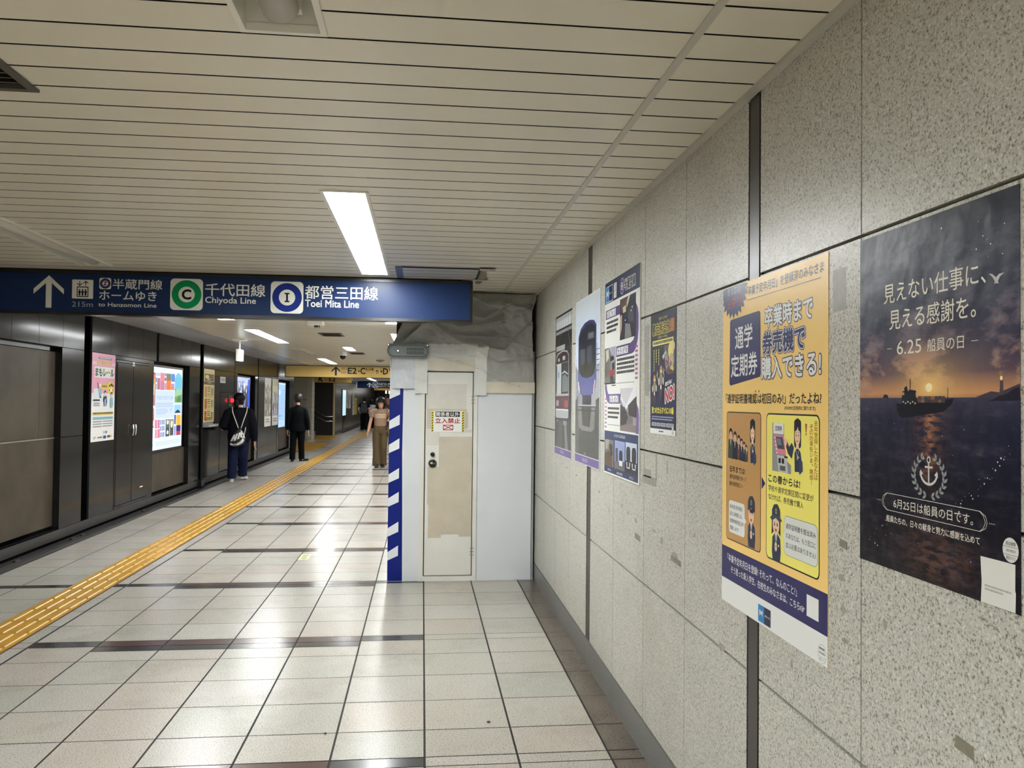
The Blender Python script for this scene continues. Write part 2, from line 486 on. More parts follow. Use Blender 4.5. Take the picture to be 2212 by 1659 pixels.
# ---------------- right wall: polished granite slabs
wr = MB()
wr.box(XR+0.03, YB, -0.05, XR+0.10, YF, 2.6, M['granite_dark'], skip='')
seams = [-0.62, -0.04, 0.545, 1.13, 1.714, 2.263, 2.348, 2.93, 3.492, 4.06, 4.628, 4.734, 5.298, 5.854, 6.393, 6.96]
a = -0.62
while a > YB: a -= 0.585; seams.insert(0, a)
a = 6.96
while a < YF: a += 0.585; seams.append(a)
zj = [0.14, 0.729, 1.3125, 1.897, 2.46]
steel_between = {(2.263, 2.348), (4.628, 4.734)}
for a, b in zip(seams, seams[1:]):
    if (a, b) in steel_between: continue
    for z0, z1 in zip(zj, zj[1:]):
        hg = 0.004; vg = 0.0026
        wr.box(XR, a+vg, z0+hg, XR+0.03, b-vg, z1-hg if z1 < 2.4 else z1, M['granite'], skip='r')
# dark adhesive left where notices were taken down
res = mat('adhesive_residue', (156, 151, 137), 0.5, vary=0.2, vscale=40)
res2 = mat('adhesive_stain', (150, 147, 136), 0.4, vary=0.15, vscale=30)
rnd = random.Random(4)
spots = [(2.55, 0.735, 0.06, 0.025), (1.62, 1.06, 0.018, 0.02), (1.40, 0.66, 0.055, 0.035), (3.05, 0.93, 0.07, 0.03), (3.22, 0.965, 0.04, 0.028), (3.33, 0.985, 0.05, 0.012), (3.62, 0.985, 0.045, 0.02), (3.76, 1.0, 0.03, 0.018),
         (3.88, 1.02, 0.04, 0.012), (4.15, 0.965, 0.022, 0.03), (4.40, 1.03, 0.05, 0.012), (5.05, 1.06, 0.06, 0.012), (5.40, 1.08, 0.05, 0.014), (5.60, 1.09, 0.03, 0.016), (5.9, 1.07, 0.03, 0.01), (1.80, 1.12, 0.03, 0.018), (1.79, 1.05, 0.02, 0.02), (1.78, 0.98, 0.03, 0.012), (2.05, 0.84, 0.012, 0.03), (3.15, 1.27, 0.018, 0.05), (1.93, 0.73, 0.006, 0.05), (2.82, 1.05, 0.02, 0.012)]
for y0, z0, dy, dz in spots:
    n = 7; pts = []
    for k in range(n):
        t = 2*math.pi*k/n+0.4; q = 0.75+0.35*rnd.random()
        pts.append((XR-0.0004, y0+dy/2*math.cos(t)*q*1.15, z0+dz/2*math.sin(t)*q*1.3))
    wr.face(pts, res, Vector((-1, 0, 0)))
for y0, y1, z0, z1 in [(3.38, 3.50, 1.20, 1.235), (3.30, 3.52, 1.17, 1.205), (3.29, 3.315, 1.2, 1.31), (3.42, 3.49, 1.55, 1.86), (1.78, 1.84, 1.74, 1.84), (3.30, 3.42, 1.57, 1.60)]:
    wr.face([(XR-0.0003, y0, z0), (XR-0.0003, y1, z0), (XR-0.0003, y1, z1), (XR-0.0003, y0, z1)], res2, Vector((-1, 0, 0)))
res3 = mat('adhesive_patch', (132, 126, 108), 0.5, vary=0.2, vscale=40)
for y0, y1, z0, z1 in ((1.342, 1.396, .897, .925), (2.97, 3.10, .905, .93), (3.54, 3.64, .90, .93), (1.772, 1.808, 1.188, 1.21)):
    wr.face([(XR-.0009, y0, z0), (XR-.0009, y1, z0+.004), (XR-.0009, y1-.004, z1), (XR-.0009, y0+.003, z1-.003)], res3, Vector((-1, 0, 0)))
struct('wall_right', wr)
for i, (a, b) in enumerate(sorted(steel_between)):
    t = MB(); t.box(XR+0.002, a+0.012, 0.14, XR+0.02, b, 2.43, M['strip_steel']); t.box(XR+0.005, a, 0.14, XR+0.02, a+0.012, 2.43, M['black'])
    t.box(XR+0.001, b-0.002, 0.14, XR+0.01, b+0.002, 2.43, M['black'])
    struct('trim_%d' % (4+i), t)
bb = MB()
for a, b in zip(seams[::2], seams[2::2]): bb.box(XR-0.006, a+0.001, 0, XR+0.03, b-0.001, 0.137, M['granite_dark'])
struct('baseboard_right', bb)

# ---------------- left wall: dark steel panels in 2.35 m bays
wl = MB()
ST = M['steel']
def lp(y0, y1, z0, z1, x=XL, m=None, gp=0.003):
    wl.box(x-0.03, y0+gp, z0+gp, x, y1-gp, z1-gp, m or ST, skip='l')
def recess(y0, y1, z0, z1, d):
    wl.face([(XL, y0, z1), (XL-d, y0, z1), (XL-d, y1, z1), (XL, y1, z1)], M['black'], Vector((0, 0, -1)))
    wl.face([(XL, y0, z0), (XL-d, y0, z0), (XL-d, y1, z0), (XL, y1, z0)], ST, Vector((0, 0, 1)))
    wl.face([(XL, y1, z0), (XL-d, y1, z0), (XL-d, y1, z1), (XL, y1, z1)], M['black_gloss'], Vector((0, -1, 0)))
    wl.face([(XL, y0, z0), (XL-d, y0, z0), (XL-d, y0, z1), (XL, y0, z1)], M['black_gloss'], Vector((0, 1, 0)))
bays = [-9.15, -6.8, -4.45, -2.1, 0.25, 2.6, 4.95, 7.3, 9.65, 12.0, 14.37, 16.72, 19.07, 21.5, 24.2]
wl.box(XL-0.35, YB, -0.05, XL-0.28, 24.2, 2.6, M['black'])
ZT, ZK = 2.035, 0.15
GR = {9.65: 0.21, 12.0: 0.10, 14.37: 0.22, 16.72: 0.04, 19.07: 0.10, 21.5: 0.05}
for a, b in zip(bays, bays[1:]):
    gb = GR.get(b, 0.06)
    end = b-gb
    if b == 24.2: end = 24.2
    n = 4
    for k in range(n):                      # upper band
        ya, yb = a+(end-a)*k/n, a+(end-a)*(k+1)/n
        lp(ya, yb, ZT, 2.46)
    if b != 24.2:                           # polished slot at the end of the bay
        d = 0.10 if gb > 0.08 else 0.03
        wl.face([(XL, b, ZT if b == 12.0 else ZK), (XL-d, b, ZT if b == 12.0 else ZK), (XL-d, b, 2.46), (XL, b, 2.46)], M['steel_mirror'], Vector((0, -1, 0)))
        wl.face([(XL-d, end, ZT if b == 12.0 else ZK), (XL-d, b, ZT if b == 12.0 else ZK), (XL-d, b, 2.46), (XL-d, end, 2.46)], M['steel_mirror'], Vector((1, 0, 0)))
        zlo = ZT if b == 12.0 else ZK
        wl.box(XL-0.02, b-0.006, zlo, XL-.0005, b+0.004, 2.46, M['black'])
# lower panels, bay by bay
for a, b in zip(bays[:6], bays[1:7]): lp(a, b-0.06, 1.1, ZT); lp(a, b-0.06, ZK, 1.1)
recess(5.1, 8.89, ZK, ZT, 0.07)
for ya, yb in ((5.1, 6.4), (6.4, 7.7), (7.7, 8.55), (8.55, 8.89)): wl.box(XL-0.10, ya+.002, 1.105, XL-0.066, yb-.002, 1.985, M['steel_brown'])
wl.box(XL-0.10, 5.1, 1.99, XL-0.05, 8.72, 2.03, M['black_gloss'])
wl.box(XL-0.10, 5.1, 0.19, XL-0.066, 8.89, 1.085, M['steel_brown']); wl.box(XL-0.10, 5.1, 1.087, XL-0.060, 8.89, 1.102, mat('worn_edge', (150, 146, 136), 0.3, metal=0.6))
lp(8.89, 9.44, 1.1, ZT); lp(8.89, 9.44, ZK, 1.1)
lp(9.65, 10.385, ZK, ZT); lp(10.385, 11.60, 1.985, ZT); lp(11.60, 11.79, ZK, ZT)
wl.box(XL-0.06, 10.385, ZK, XL-0.055, 11.60, 1.985, M['black'])
recess(11.79, 13.54, ZK, ZT, 0.08); lp(13.54, 14.15, ZK, ZT)
wl.box(XL-0.12, 11.79, ZK+0.03, XL-0.066, 13.54, 0.74, M['steel_brown'])
lp(14.37, 15.54, ZK, ZT); lp(15.54, 16.58, 1.64, ZT); lp(16.58, 16.68, ZK, ZT)
lp(16.72, 16.94, ZK, ZT); recess(16.94, 18.70, ZK, ZT, 0.09); lp(18.70, 18.97, ZK, ZT, m=M['steel_mirror'])
wl.box(XL-0.12, 16.94, ZK+0.03, XL-0.07, 18.70, 0.74, M['steel_brown'])
lp(19.07, 20.25, ZK, ZT); lp(20.25, 21.45, ZK, ZT)
lp(21.5, 21.69, ZK, ZT); recess(21.69, 23.45, ZK, ZT, 0.09); lp(23.45, 24.2, ZK, ZT)
wl.box(XL-0.12, 21.69, ZK+0.03, XL-0.07, 23.45, 0.74, M['steel_brown'])
wl.face([(XL, 24.2, 0), (XL-5, 24.2, 0), (XL-5, 24.2, 2.6), (XL, 24.2, 2.6)], ST, Vector((0, 1, 0)))
struct('wall_left', wl)
kb = MB()
kb.box(XL-0.02, YB, 0.05, XL+0.0, 24.2, ZK, M['kick']); kb.box(XL-0.02, YB, -0.01, XL+0.10, 24.2, 0.012, M['black'])
kb.box(XL+0.10, YB, -0.01, XL+0.16, 24.2, 0.03, M['curb'])
for yy in (5.2, 7.4, 7.9, 9.1, 9.35, 11.3, 12.9): kb.bevbox(XL+0.045, yy-0.05, 0.01, XL+0.075, yy+0.05, 0.03, M['curb'], 0.008)
kb.box(XL-0.01, 14.12, 0.02, XL+0.06, 14.32, 0.15, M['black_gloss'])
struct('baseboard_left', kb)

# ---------------- beyond: stone pier, stair opening, more steel wall, far end
ps = MB()
stone = speckle('pier_stone', (180, 178, 164), (146, 144, 130), (198, 196, 182), 60, 0.4, tint=0.04, bump=0.02)
for z0, z1 in ((0, 0.62), (0.635, 1.50), (1.515, 2.46)): ps.box(-5.6, 31.0, z0, -4.30, 31.7, z1, stone)
ps.box(-5.55, 31.02, 0, -4.32, 31.68, 2.46, M['black'])
wm = mat('pier_edge_tile', (196, 192, 180), 0.25)
for k in range(12): ps.box(-4.298, 30.99, 0.205*k+0.003, -4.10, 31.71, 0.205*(k+1)-0.003, wm)
struct('wall_pier', ps)
sw = MB()
dk = mat('dark_stair_wall', (40, 39, 36), 0.6)
sw.box(-9, 35.45, 0, -3.76, 35.6, 2.46, dk); sw.box(-9, 31.7, 0, -8.9, 35.5, 2.46, dk); sw.box(-9, 24.2, 0, -8.9, 31.0, 2.46, ST)
sw.box(-9, 31.1, 0, -5.6, 31.6, 2.46, dk)
sw.box(-4.95, 34.6, 0, -4.52, 35.45, 0.17, stone); sw.box(-8.9, 34.0, 0.0, -4.95, 35.45, 0.34, stone)
sw.box(-3.80, 35.40, 0, -3.74, 35.62, 2.3, mat('pale_edge', (205, 190, 150), 0.3))
struct('wall_stair', sw)
wf = MB(); STF = mat('far_wall_panel_lightened', (84, 79, 72), .25, spec=.4, vary=.12, vscale=.8)  # wall steel in a lighter tone, light put into its colour
y = 35.6
while y < YF:
    for z0, z1 in ((ZK, ZT), (ZT, 2.46)): wf.box(XL-0.03, y+0.004, z0+0.003, XL, y+1.17-0.004, z1-0.003, STF, skip='l')
    y += 1.175
wf.box(XL-0.3, 35.6, 0, XL-0.025, YF, 2.6, M['black']); wf.box(XL-0.02, 35.6, 0, XL, YF, ZK, M['kick'])
struct('wall_far_left', wf)
we = MB(); we.box(-9, YF, 0, XR, YF+0.1, 2.6, ST)
for k in range(9): we.box(-3.7+0.5*k, YF-0.02, 0.1, -3.7+0.5*k+0.49, YF, 2.4, STF)
struct('wall_far', we)
wb = MB(); wb.box(-4.2, YB-0.1, 0, 1.1, YB, 2.6, mat('bounce_end_wall', (150, 148, 140), 0.5)); struct('wall_back_bounce', wb)  # unseen wall added behind the camera to keep light bouncing
# ================================================================== CEILING LIGHTS
def fixture(x0, x1, y0, y1, lit, label, group=None, far=False):
    cx = (x0+x1)/2
    t = thing('recessed_light', (cx, (y0+y1)/2, CZ), label, 'ceiling light', group)
    WE = M['white_enamel']; f = MB(); e = 0.012
    zb = CZ-0.006
    for a, b, c, d in ((x0-.004, x0+e, y0-.004, y1+.004), (x1-e, x1+.004, y0-.004, y1+.004), (x0+e, x1-e, y0-.004, y0+e), (x0+e, x1-e, y1-e, y1+.004)):
        f.box(a, c, zb, b, d, CZ+0.016, WE)
    f.build('frame', t)
    h = MB(); zt = CZ+0.085; zq = CZ+0.015; i0, i1, j0, j1 = x0+e, x1-e, y0+e, y1-e
    h.face([(i0, j0, zt), (i1, j0, zt), (i1, j1, zt), (i0, j1, zt)], WE, Vector((0, 0, -1)))
    h.face([(i0, j0, zq), (i0, j1, zq), (i0, j1, zt), (i0, j0, zt)], WE, Vector((1, 0, 0)))
    h.face([(i1, j0, zq), (i1, j1, zq), (i1, j1, zt), (i1, j0, zt)], WE, Vector((-1, 0, 0)))
    h.face([(i0, j0, zq), (i1, j0, zq), (i1, j0, zt), (i0, j0, zt)], WE, Vector((0, 1, 0)))
    h.face([(i0, j1, zq), (i1, j1, zq), (i1, j1, zt), (i0, j1, zt)], WE, Vector((0, -1, 0)))
    h.build('reflector_tray', t)
    dmat = M['lamp_off'] if not lit else (M['lamp_distant'] if y0 > 22 else M['lamp_far'] if far else (M['lamp'] if y0 > 3 else M['lamp_back']))
    d = MB(); rr = 0.082 if (lit and far) else 0.046; n = 18
    ya, yb = j0+0.05, j1-0.05
    prof = [(cx+rr*math.cos(math.pi+math.pi*k/n), CZ+0.032+(0.042/rr)*0.95*rr*math.sin(math.pi+math.pi*k/n)) for k in range(n+1)]
    d.rings([[(x, ya, z) for x, z in prof], [(x, yb, z) for x, z in prof]], dmat)
    o = d.build('diffuser', t, smooth=True)
    for yy in (ya-0.03, yb): s = MB(); s.box(cx-rr-0.004, yy, CZ+0.03, cx+rr+0.004, yy+0.03, zt, WE); s.build('lamp_holder', t)
    return t
hid = 'lit recessed ceiling light out of sight along the passage'
labs_r = {0: (True, hid), 1: (True, hid), 2: (False, 'unlit recessed light at the top edge, nearest the viewer on the ceiling'), 3: (True, 'bright long recessed light just in front of the blue hanging sign'),
          4: (True, hid), 5: (True, hid)}
for i, (a, b) in enumerate(FIXR):
    lit, lab = labs_r.get(i, (True, hid))
    fixture(XFR[0], XFR[1], a, b, lit, lab, 'lamps out of sight' if lab == hid else None, far=i > 3)
labs_l = {0: (True, hid), 1: (True, hid), 2: (False, 'unlit recessed light left of the lit one, in front of the blue sign'), 3: (True, 'lit recessed light peeking out right below the blue sign, nearest the left wall'),
          4: (True, 'lit long recessed light behind the blue sign, before the pendant exit light'), 5: (False, 'unlit recessed light panel between two lit ones, left of the dome camera'),
          6: (True, 'lit recessed light just above the nearest yellow exit sign'), 7: (True, 'lit ceiling light beyond the nearest yellow sign, first past it'), 8: (True, 'lit ceiling light second past the nearest yellow sign'),
          9: (True, 'lit ceiling light third past the nearest yellow sign')}
for i, (a, b) in enumerate(FIXL):
    lit, lab = labs_l.get(i, (True, 'tiny lit ceiling light in the far distance over the left wall'))
    fixture(XFL[0], XFL[1], a, b, lit, lab, 'far ceiling lamps' if i > 9 else ('lamps out of sight' if lab == hid else None), far=i > 2)
fixture(-1.42, -1.24, 14.5, 15.5, True, 'short lit ceiling light in front of the dome camera', far=True)

# ---------------- air vents, hatch, small ceiling devices
def vent(x0, x1, y0, y1, label, nsl):
    t = thing('air_vent', ((x0+x1)/2, (y0+y1)/2, CZ), label, 'vent')
    fm = mat('vent_frame', (96, 92, 84), 0.35, metal=0.5)
    f = MB(); e = 0.025
    for a, b, c, d in ((x0, x0+e, y0, y1), (x1-e, x1, y0, y1), (x0+e, x1-e, y0, y0+e), (x0+e, x1-e, y1-e, y1)): f.box(a, c, CZ-0.008, b, d, CZ+0.03, fm)
    f.build('frame', t)
    b = MB(); b.box(x0+e, y0+e, CZ+0.05, x1-e, y1-e, CZ+0.06, M['black']); b.build('duct_backing', t)
    for k in range(nsl):
        s = MB(); yy = y0+e+(y1-y0-2*e)*(k+.5)/nsl
        s.raw([(x0+e, yy-.012, CZ), (x1-e, yy-.012, CZ), (x1-e, yy+.01, CZ+.03), (x0+e, yy+.01, CZ+.03), (x0+e, yy-.009, CZ-.001), (x1-e, yy-.009, CZ-.001), (x1-e, yy+.013, CZ+.029), (x0+e, yy+.013, CZ+.029)],
              [(0, 3, 2, 1), (4, 5, 6, 7), (0, 1, 5, 4), (2, 3, 7, 6), (3, 0, 4, 7), (1, 2, 6, 5)], fm)
        s.build('louver', t)
vent(-2.0, -1.163, 1.95, 2.585, 'dark louvred air vent in the ceiling at the far left edge', 16)
vent(-1.46, -1.14, 11.5, 12.05, 'dark ceiling vent in front of the small white ceiling box', 6)
vent(-1.45, -1.16, 16.1, 16.7, 'dark ceiling vent right behind the dome camera', 5)

t = thing('access_hatch', (0.13, 5.95, CZ), 'access hatch in the ceiling beside the sign with grey and blue tape at its ends', 'hatch')
h = MB(); h.box(-0.15, 5.67, CZ-0.006, 0.40, 6.14, CZ-0.001, mat('hatch_panel', (198, 196, 190), 0.25))
for yy in (5.78, 5.93, 6.06): h.box(-0.15, yy, CZ-0.0065, 0.40, yy+0.005, CZ-0.0055, M['slat_gap'])
h.box(-0.15, 5.655, CZ-0.0075, 0.40, 5.67, CZ-.001, M['slat_gap'])
h.build('panel', t)
h = MB(); h.box(-0.20, 5.66, CZ-0.008, -0.15, 6.15, CZ-.001, mat('blue_cover_tape', (88, 96, 128), 0.4)); h.build('blue_tape', t, )
tp = mat('crumpled_tape', (120, 112, 98), 0.6, bump=0.8, bscale=30); tp2 = mat('torn_tape', (176, 172, 160), 0.5, bump=0.6, bscale=40)
h = MB(); rnd = random.Random(2)
def ragged(mb, x0, x1, y0, y1, m, n=10, j=0.012, z=CZ-0.010):
    pts = []
    for k in range(n+1): pts.append((x0+rnd.uniform(-j, j), y0+(y1-y0)*k/n))
    for k in range(n, -1, -1): pts.append((x1+rnd.uniform(-j, j), y0+(y1-y0)*k/n))
    mb.face([(a, b, z) for a, b in pts], m, Vector((0, 0, -1))); mb.face([(a, b, z+0.009) for a, b in pts], m, Vector((0, 0, 1)))
ragged(h, 0.395, 0.445, 5.62, 6.34, tp)
h.box(0.385, 5.7, CZ-0.012, 0.398, 6.12, CZ-0.004, M['black']); h.build('brown_tape', t)
h = MB(); ragged(h, 0.385, 0.50, 5.60, 5.68, tp2, 4, 0.008, CZ-0.013); ragged(h, 0.36, 0.47, 6.10, 6.17, tp2, 4, 0.008, CZ-0.013); h.build('torn_tape', t)
s = MB(); s.bevbox(-1.36, 9.72, CZ-0.055, -1.17, 9.86, CZ, M['white_enamel'], 0.012); s.cyl((-1.25, 9.78, CZ-0.055), (-1.25, 9.78, CZ-0.075), 0.035, M['black_gloss'])
setp(s.build('ceiling_sensor'), 'small white box sensor on the ceiling below the blue sign', 'sensor')
t = thing('dome_camera', (-1.54, 16.0, CZ), 'white dome camera with a black eye hanging from the ceiling', 'camera')
s = MB(); s.cyl((-1.54, 16.0, CZ), (-1.54, 16.0, CZ-0.075), 0.075, M['white_enamel'], 24); s.build('housing', t)
s = MB(); s.ellipsoid((-1.54, 16.0, CZ-0.075), 0.06, 0.06, 0.075, mat('smoked_dome', (24, 24, 26), 0.08), 20, 10); s.build('dome', t)
s = MB(); s.cyl((-0.98, 19.0, CZ), (-0.98, 19.0, CZ-0.03), 0.10, mat('detector_grey', (150, 146, 138), 0.5), 20); s.cyl((-0.98, 19.0, CZ-0.03), (-0.98, 19.0, CZ-0.05), 0.05, mat('detector_grey', (150, 146, 138), 0.5), 20)
setp(s.build('smoke_detector'), 'round grey smoke detector on the ceiling behind the dome camera', 'smoke detector')
# pendant exit light seen from its narrow side
t = thing('pendant_exit_light', (-2.83, 13.0, CZ), 'white pendant light box on a thin pole hanging near the left wall', 'pendant light')
s = MB(); s.bevbox(-2.93, 12.9, CZ-0.03, -2.74, 13.1, CZ, M['white_enamel'], 0.008); s.build('ceiling_plate', t)
s = MB(); s.cyl((-2.83, 13.0, CZ-0.03), (-2.83, 13.0, 2.28), 0.011, M['white_enamel'], 12); s.build('pole', t)
s = MB(); s.bevbox(-2.862, 12.88, 2.10, -2.825, 13.12, 2.285, M['white_enamel'], 0.006); o = s.build('housing', t)
s = MB(); s.box(-2.825, 12.885, 2.105, -2.795, 13.115, 2.28, mat('exit_panel', (235, 255, 248), 0.3, emit=.6)); s.build('lit_panel', t)

# ================================================================== BIG BLUE DIRECTION SIGN
W_, NV, BK = paint(214, 212, 200), paint(27, 44, 80, 0.30), paint(18, 18, 22)
def arrow_up(b, u, v0, v1, wd, hw, m, l=2, ang=0.0):
    """station style arrow: open head and a shaft"""
    cu, cv = u, (v0+v1)/2; H = (v1-v0)/2; s = hw
    k = wd*0.75
    head = [(0, -H), (s, -H+s*0.95), (s, -H+s*0.95+k*1.25), (wd*.5, -H+k*1.35+wd*.4), (wd*.5, H), (-wd*.5, H), (-wd*.5, -H+k*1.35+wd*.4), (-s, -H+s*0.95+k*1.25), (-s, -H+s*0.95)]
    c, n = math.cos(ang), math.sin(ang)
    b.poly([(cu+x*c-y*n, cv+x*n+y*c) for x, y in head], m, l)
def line_mark(b, u, v, s, ring, letter, l=2, r=0.16):
    """line symbol: rounded white square, coloured ring, letter"""
    b.rrect(u-s/2, v-s/2, u+s/2, v+s/2, s*r, W_, l)
    b.ell(u, v, s*.455, s*.455, ring, l+1, 40); b.ell(u, v, s*.25, s*.25, W_, l+2, 32)
    k = s*.14 if letter != 'I' else s*.085
    if letter != 'I': b.text(letter, u-k*.95, v-s*.15, u+k*.95, v+s*.15, BK, l+3, 0.05)
    else:
        b.rect(u-s*.028, v-s*.125, u+s*.028, v+s*.125, BK, l+3)
        for dv in (-.125, .125): b.rect(u-s*.075, v+s*(dv-.022), u+s*.075, v+s*(dv+.022), BK, l+3)
SY = 6.20
t = thing('direction_sign', (-1.4, SY+0.04, CZ), 'long blue hanging sign with white arrow and three subway line names', 'sign')
s = MB(); s.box(-3.55, SY, 2.118, 0.372, SY+0.11, 2.140, M['black_gloss']); s.box(-3.55, SY, 2.416, 0.372, SY+0.11, 2.437, M['black_gloss']); s.box(0.350, SY, 2.140, 0.372, SY+0.11, 2.416, M['black_gloss']); s.box(-3.55, SY, 2.14, -3.53, SY+.11, 2.416, M['black_gloss'])
s.build('frame', t)
s = MB(); s.box(-3.5, SY+0.01, 2.437, 0.29, SY+0.10, CZ+0.001, M['black']); s.build('mounting_rail', t)
s = MB(); s.box(-3.53, SY+0.008, 2.14, 0.35, SY+0.10, 2.416, NV); s.build('face_panel', t)
b = Board((-3.53, SY+0.008, 2.416), (1, 0, 0), (0, -1, 0))
fx = lambda x: x+3.53
fz = lambda z: 2.416-z
arrow_up(b, fx(-2.70), fz(2.400), fz(2.165), 0.040, 0.104, W_); b.flush('arrow', t)
# lift pictogram
u0, v0, u1, v1 = fx(-2.54), fz(2.374), fx(-2.394), fz(2.236)
b.rrect(u0, v0, u1, v1, .006, W_, 2); cu = (u0+u1)/2
b.rect(cu-.040, v0+.050, cu+.040, v1-.012, BK, 3); b.rect(cu-.034, v0+.057, cu+.034, v1-.019, W_, 4)
for k in (-1, 0, 1):
    b.ell(cu+k*.021, v0+.073, .0055, .0055, BK, 5, 12); b.rrect(cu+k*.021-.0085, v0+.080, cu+k*.021+.0085, v0+.098, .003, BK, 5); b.rect(cu+k*.021-.006, v0+.097, cu+k*.021+.006, v1-.022, BK, 5)
for sg, uu in ((1, cu-.021), (-1, cu+.021)):
    vm = v0+.027
    b.line([(uu, vm-sg*.016), (uu, vm+sg*.014)], .0055, BK, 3); b.line([(uu-.017, vm), (uu, vm+sg*.017), (uu+.017, vm)], .0055, BK, 3)
b.flush('lift_pictogram', t)
b.text('215m', fx(-2.539), fz(2.214), fx(-2.394), fz(2.176), paint(150, 156, 165), 2); b.flush('distance_lettering', t)
line_mark(b, fx(-2.311), fz(2.350), .082, paint(58, 44, 92), 'Z'); b.flush('purple_line_symbol', t)
b.text('半蔵門線', fx(-2.259), fz(2.386), fx(-1.912), fz(2.312), W_, 2, .012); b.text('ホームゆき', fx(-2.351), fz(2.298), fx(-1.951), fz(2.230), W_, 2, .012)
b.text('to Hanzomon Line', fx(-2.356), fz(2.211), fx(-1.950), fz(2.182), W_, 2, .012); b.flush('hanzomon_lettering', t)
line_mark(b, fx(-1.738), fz(2.284), .232, paint(0, 132, 74), 'C', r=.13); b.flush('green_line_symbol', t)
b.text('千代田線', fx(-1.606), fz(2.372), fx(-1.175), fz(2.279), W_, 2, .014); b.text('Chiyoda Line', fx(-1.604), fz(2.271), fx(-1.241), fz(2.212), W_, 2, .016); b.flush('chiyoda_lettering', t)
line_mark(b, fx(-1.015), fz(2.279), .238, paint(22, 40, 112), 'I', r=.13); b.flush('blue_line_symbol', t)
b.text('都営三田線', fx(-0.884), fz(2.374), fx(-0.345), fz(2.274), W_, 2, .014); b.text('Toei Mita Line', fx(-0.882), fz(2.266), fx(-0.486), fz(2.213), W_, 2, .022); b.flush('mita_lettering', t)

# ---------------- farther overhead signs
YL = paint(216, 184, 112)
def hang(name, x0, x1, y, z0, z1, m, label, zt=CZ):
    t = thing(name, ((x0+x1)/2, y+.05, zt), label, 'sign')
    f = MB(); e = .016
    f.box(x0, y, z0, x1, y+.1, z0+e, M['black_gloss']); f.box(x0, y, z1-e, x1, y+.1, z1, M['black_gloss']); f.box(x0, y, z0+e, x0+e, y+.1, z1-e, M['black_gloss']); f.box(x1-e, y, z0+e, x1, y+.1, z1-e, M['black_gloss']); f.build('frame', t)
    f = MB(); f.box(x0+e, y+.006, z0+e, x1-e, y+.09, z1-e, m); f.build('face_panel', t)
    if zt-z1 > .02:
        f = MB(); f.box(x0+.1, y+.02, z1, x1-.1, y+.08, zt-.0005, M['black']); f.build('mounting_rail', t)
    return t, Board((x0, y+.006, z1), (1, 0, 0), (0, -1, 0), dl=.002)
t, b = hang('exit_sign', -3.64, 0.2, 22.1, 2.105, 2.428, YL, 'long yellow hanging exit sign reading E2 C D across the passage')
q = lambda x: x+3.64
qz = lambda z: 2.428-z
arrow_up(b, q(-2.31), qz(2.41), qz(2.165), .05, .115, BK); b.flush('arrow', t)
b.text('出口', q(-2.165), qz(2.385), q(-2.03), qz(2.315), BK, 2); b.text('Exit', q(-2.165), qz(2.290), q(-2.045), qz(2.225), BK, 2)
b.text('E2', q(-1.995), qz(2.375), q(-1.765), qz(2.22), BK, 2, .03); b.ell(q(-1.705), qz(2.29), .022, .022, BK, 2, 12); b.text('C', q(-1.66), qz(2.378), q(-1.535), qz(2.215), BK, 2, .03); b.text('1-14', q(-1.505), qz(2.38), q(-1.325), qz(2.31), BK, 2, .03)
b.ell(q(-1.105), qz(2.29), .022, .022, BK, 2, 12); b.text('D', q(-1.06), qz(2.375), q(-.935), qz(2.215), BK, 2, .03); b.text('1-7', q(-.90), qz(2.38), q(-.77), qz(2.31), BK, 2, .03); b.flush('lettering', t)
b.rrect(q(-1.285), qz(2.385), q(-1.155), qz(2.215), .01, paint(236, 214, 150), 2); b.rect(q(-1.255), qz(2.32), q(-1.185), qz(2.23), BK, 3); b.rect(q(-1.245), qz(2.295), q(-1.195), qz(2.24), paint(200, 180, 120), 4)
b.line([(q(-1.245), qz(2.37)), (q(-1.245), qz(2.335))], .012, BK, 3); b.line([(q(-1.195), qz(2.37)), (q(-1.195), qz(2.335))], .012, BK, 3); b.flush('lift_pictogram', t)
t, b = hang('exit_sign', -4.16, -2.72, 32.0, 2.16, 2.425, YL, 'short yellow sign with a slanted arrow and E2, below the long yellow one')
arrow_up(b, .24, .03, .245, .05, .10, BK, ang=-math.pi/4); b.flush('arrow', t)
b.text('出口', .40, .05, .50, .10, BK, 2); b.text('Exit', .40, .12, .50, .17, BK, 2); b.text('E2', .56, .04, .80, .195, BK, 2, .03); b.flush('lettering', t)
t, b = hang('direction_sign', -3.14, -0.6, 40.0, 2.10, 2.425, NV, 'small far blue hanging sign with a white arrow and ring')
b.rect(-.06, .05, -.02, .28, paint(230, 230, 225), 2); b.flush('end_plate', t)
arrow_up(b, .57, .05, .28, .055, .12, W_); line_mark(b, .85, .165, .26, paint(58, 66, 150), 'Z'); b.text('半蔵門線', 1.0, .06, 1.40, .19, W_, 2, .02); b.text('Hanzomon Line', 1.0, .21, 1.40, .26, W_, 2, .01); b.rrect(1.45, .07, 1.60, .25, .01, W_, 2); b.rect(1.49, .14, 1.56, .23, BK, 3); b.flush('lettering', t)
t, b = hang('exit_sign', -2.95, -0.6, 50.0, 2.10, 2.27, paint(240, 190, 90), 'farthest narrow yellow sign under the far blue one')
f = MB(); f.box(-1.9, 58, 1.95, -1.5, 58.1, 2.3, mat('far_glow_white', (255, 255, 250), .4, emit=1.0)); f.box(-1.72, 58.02, 2.3, -1.68, 58.08, CZ+.002, M['black'])  # glowing box added for bright dots at the far end
setp(f.build('far_glow_box'), 'small glowing white box added for bright dots at the far end', 'sign')
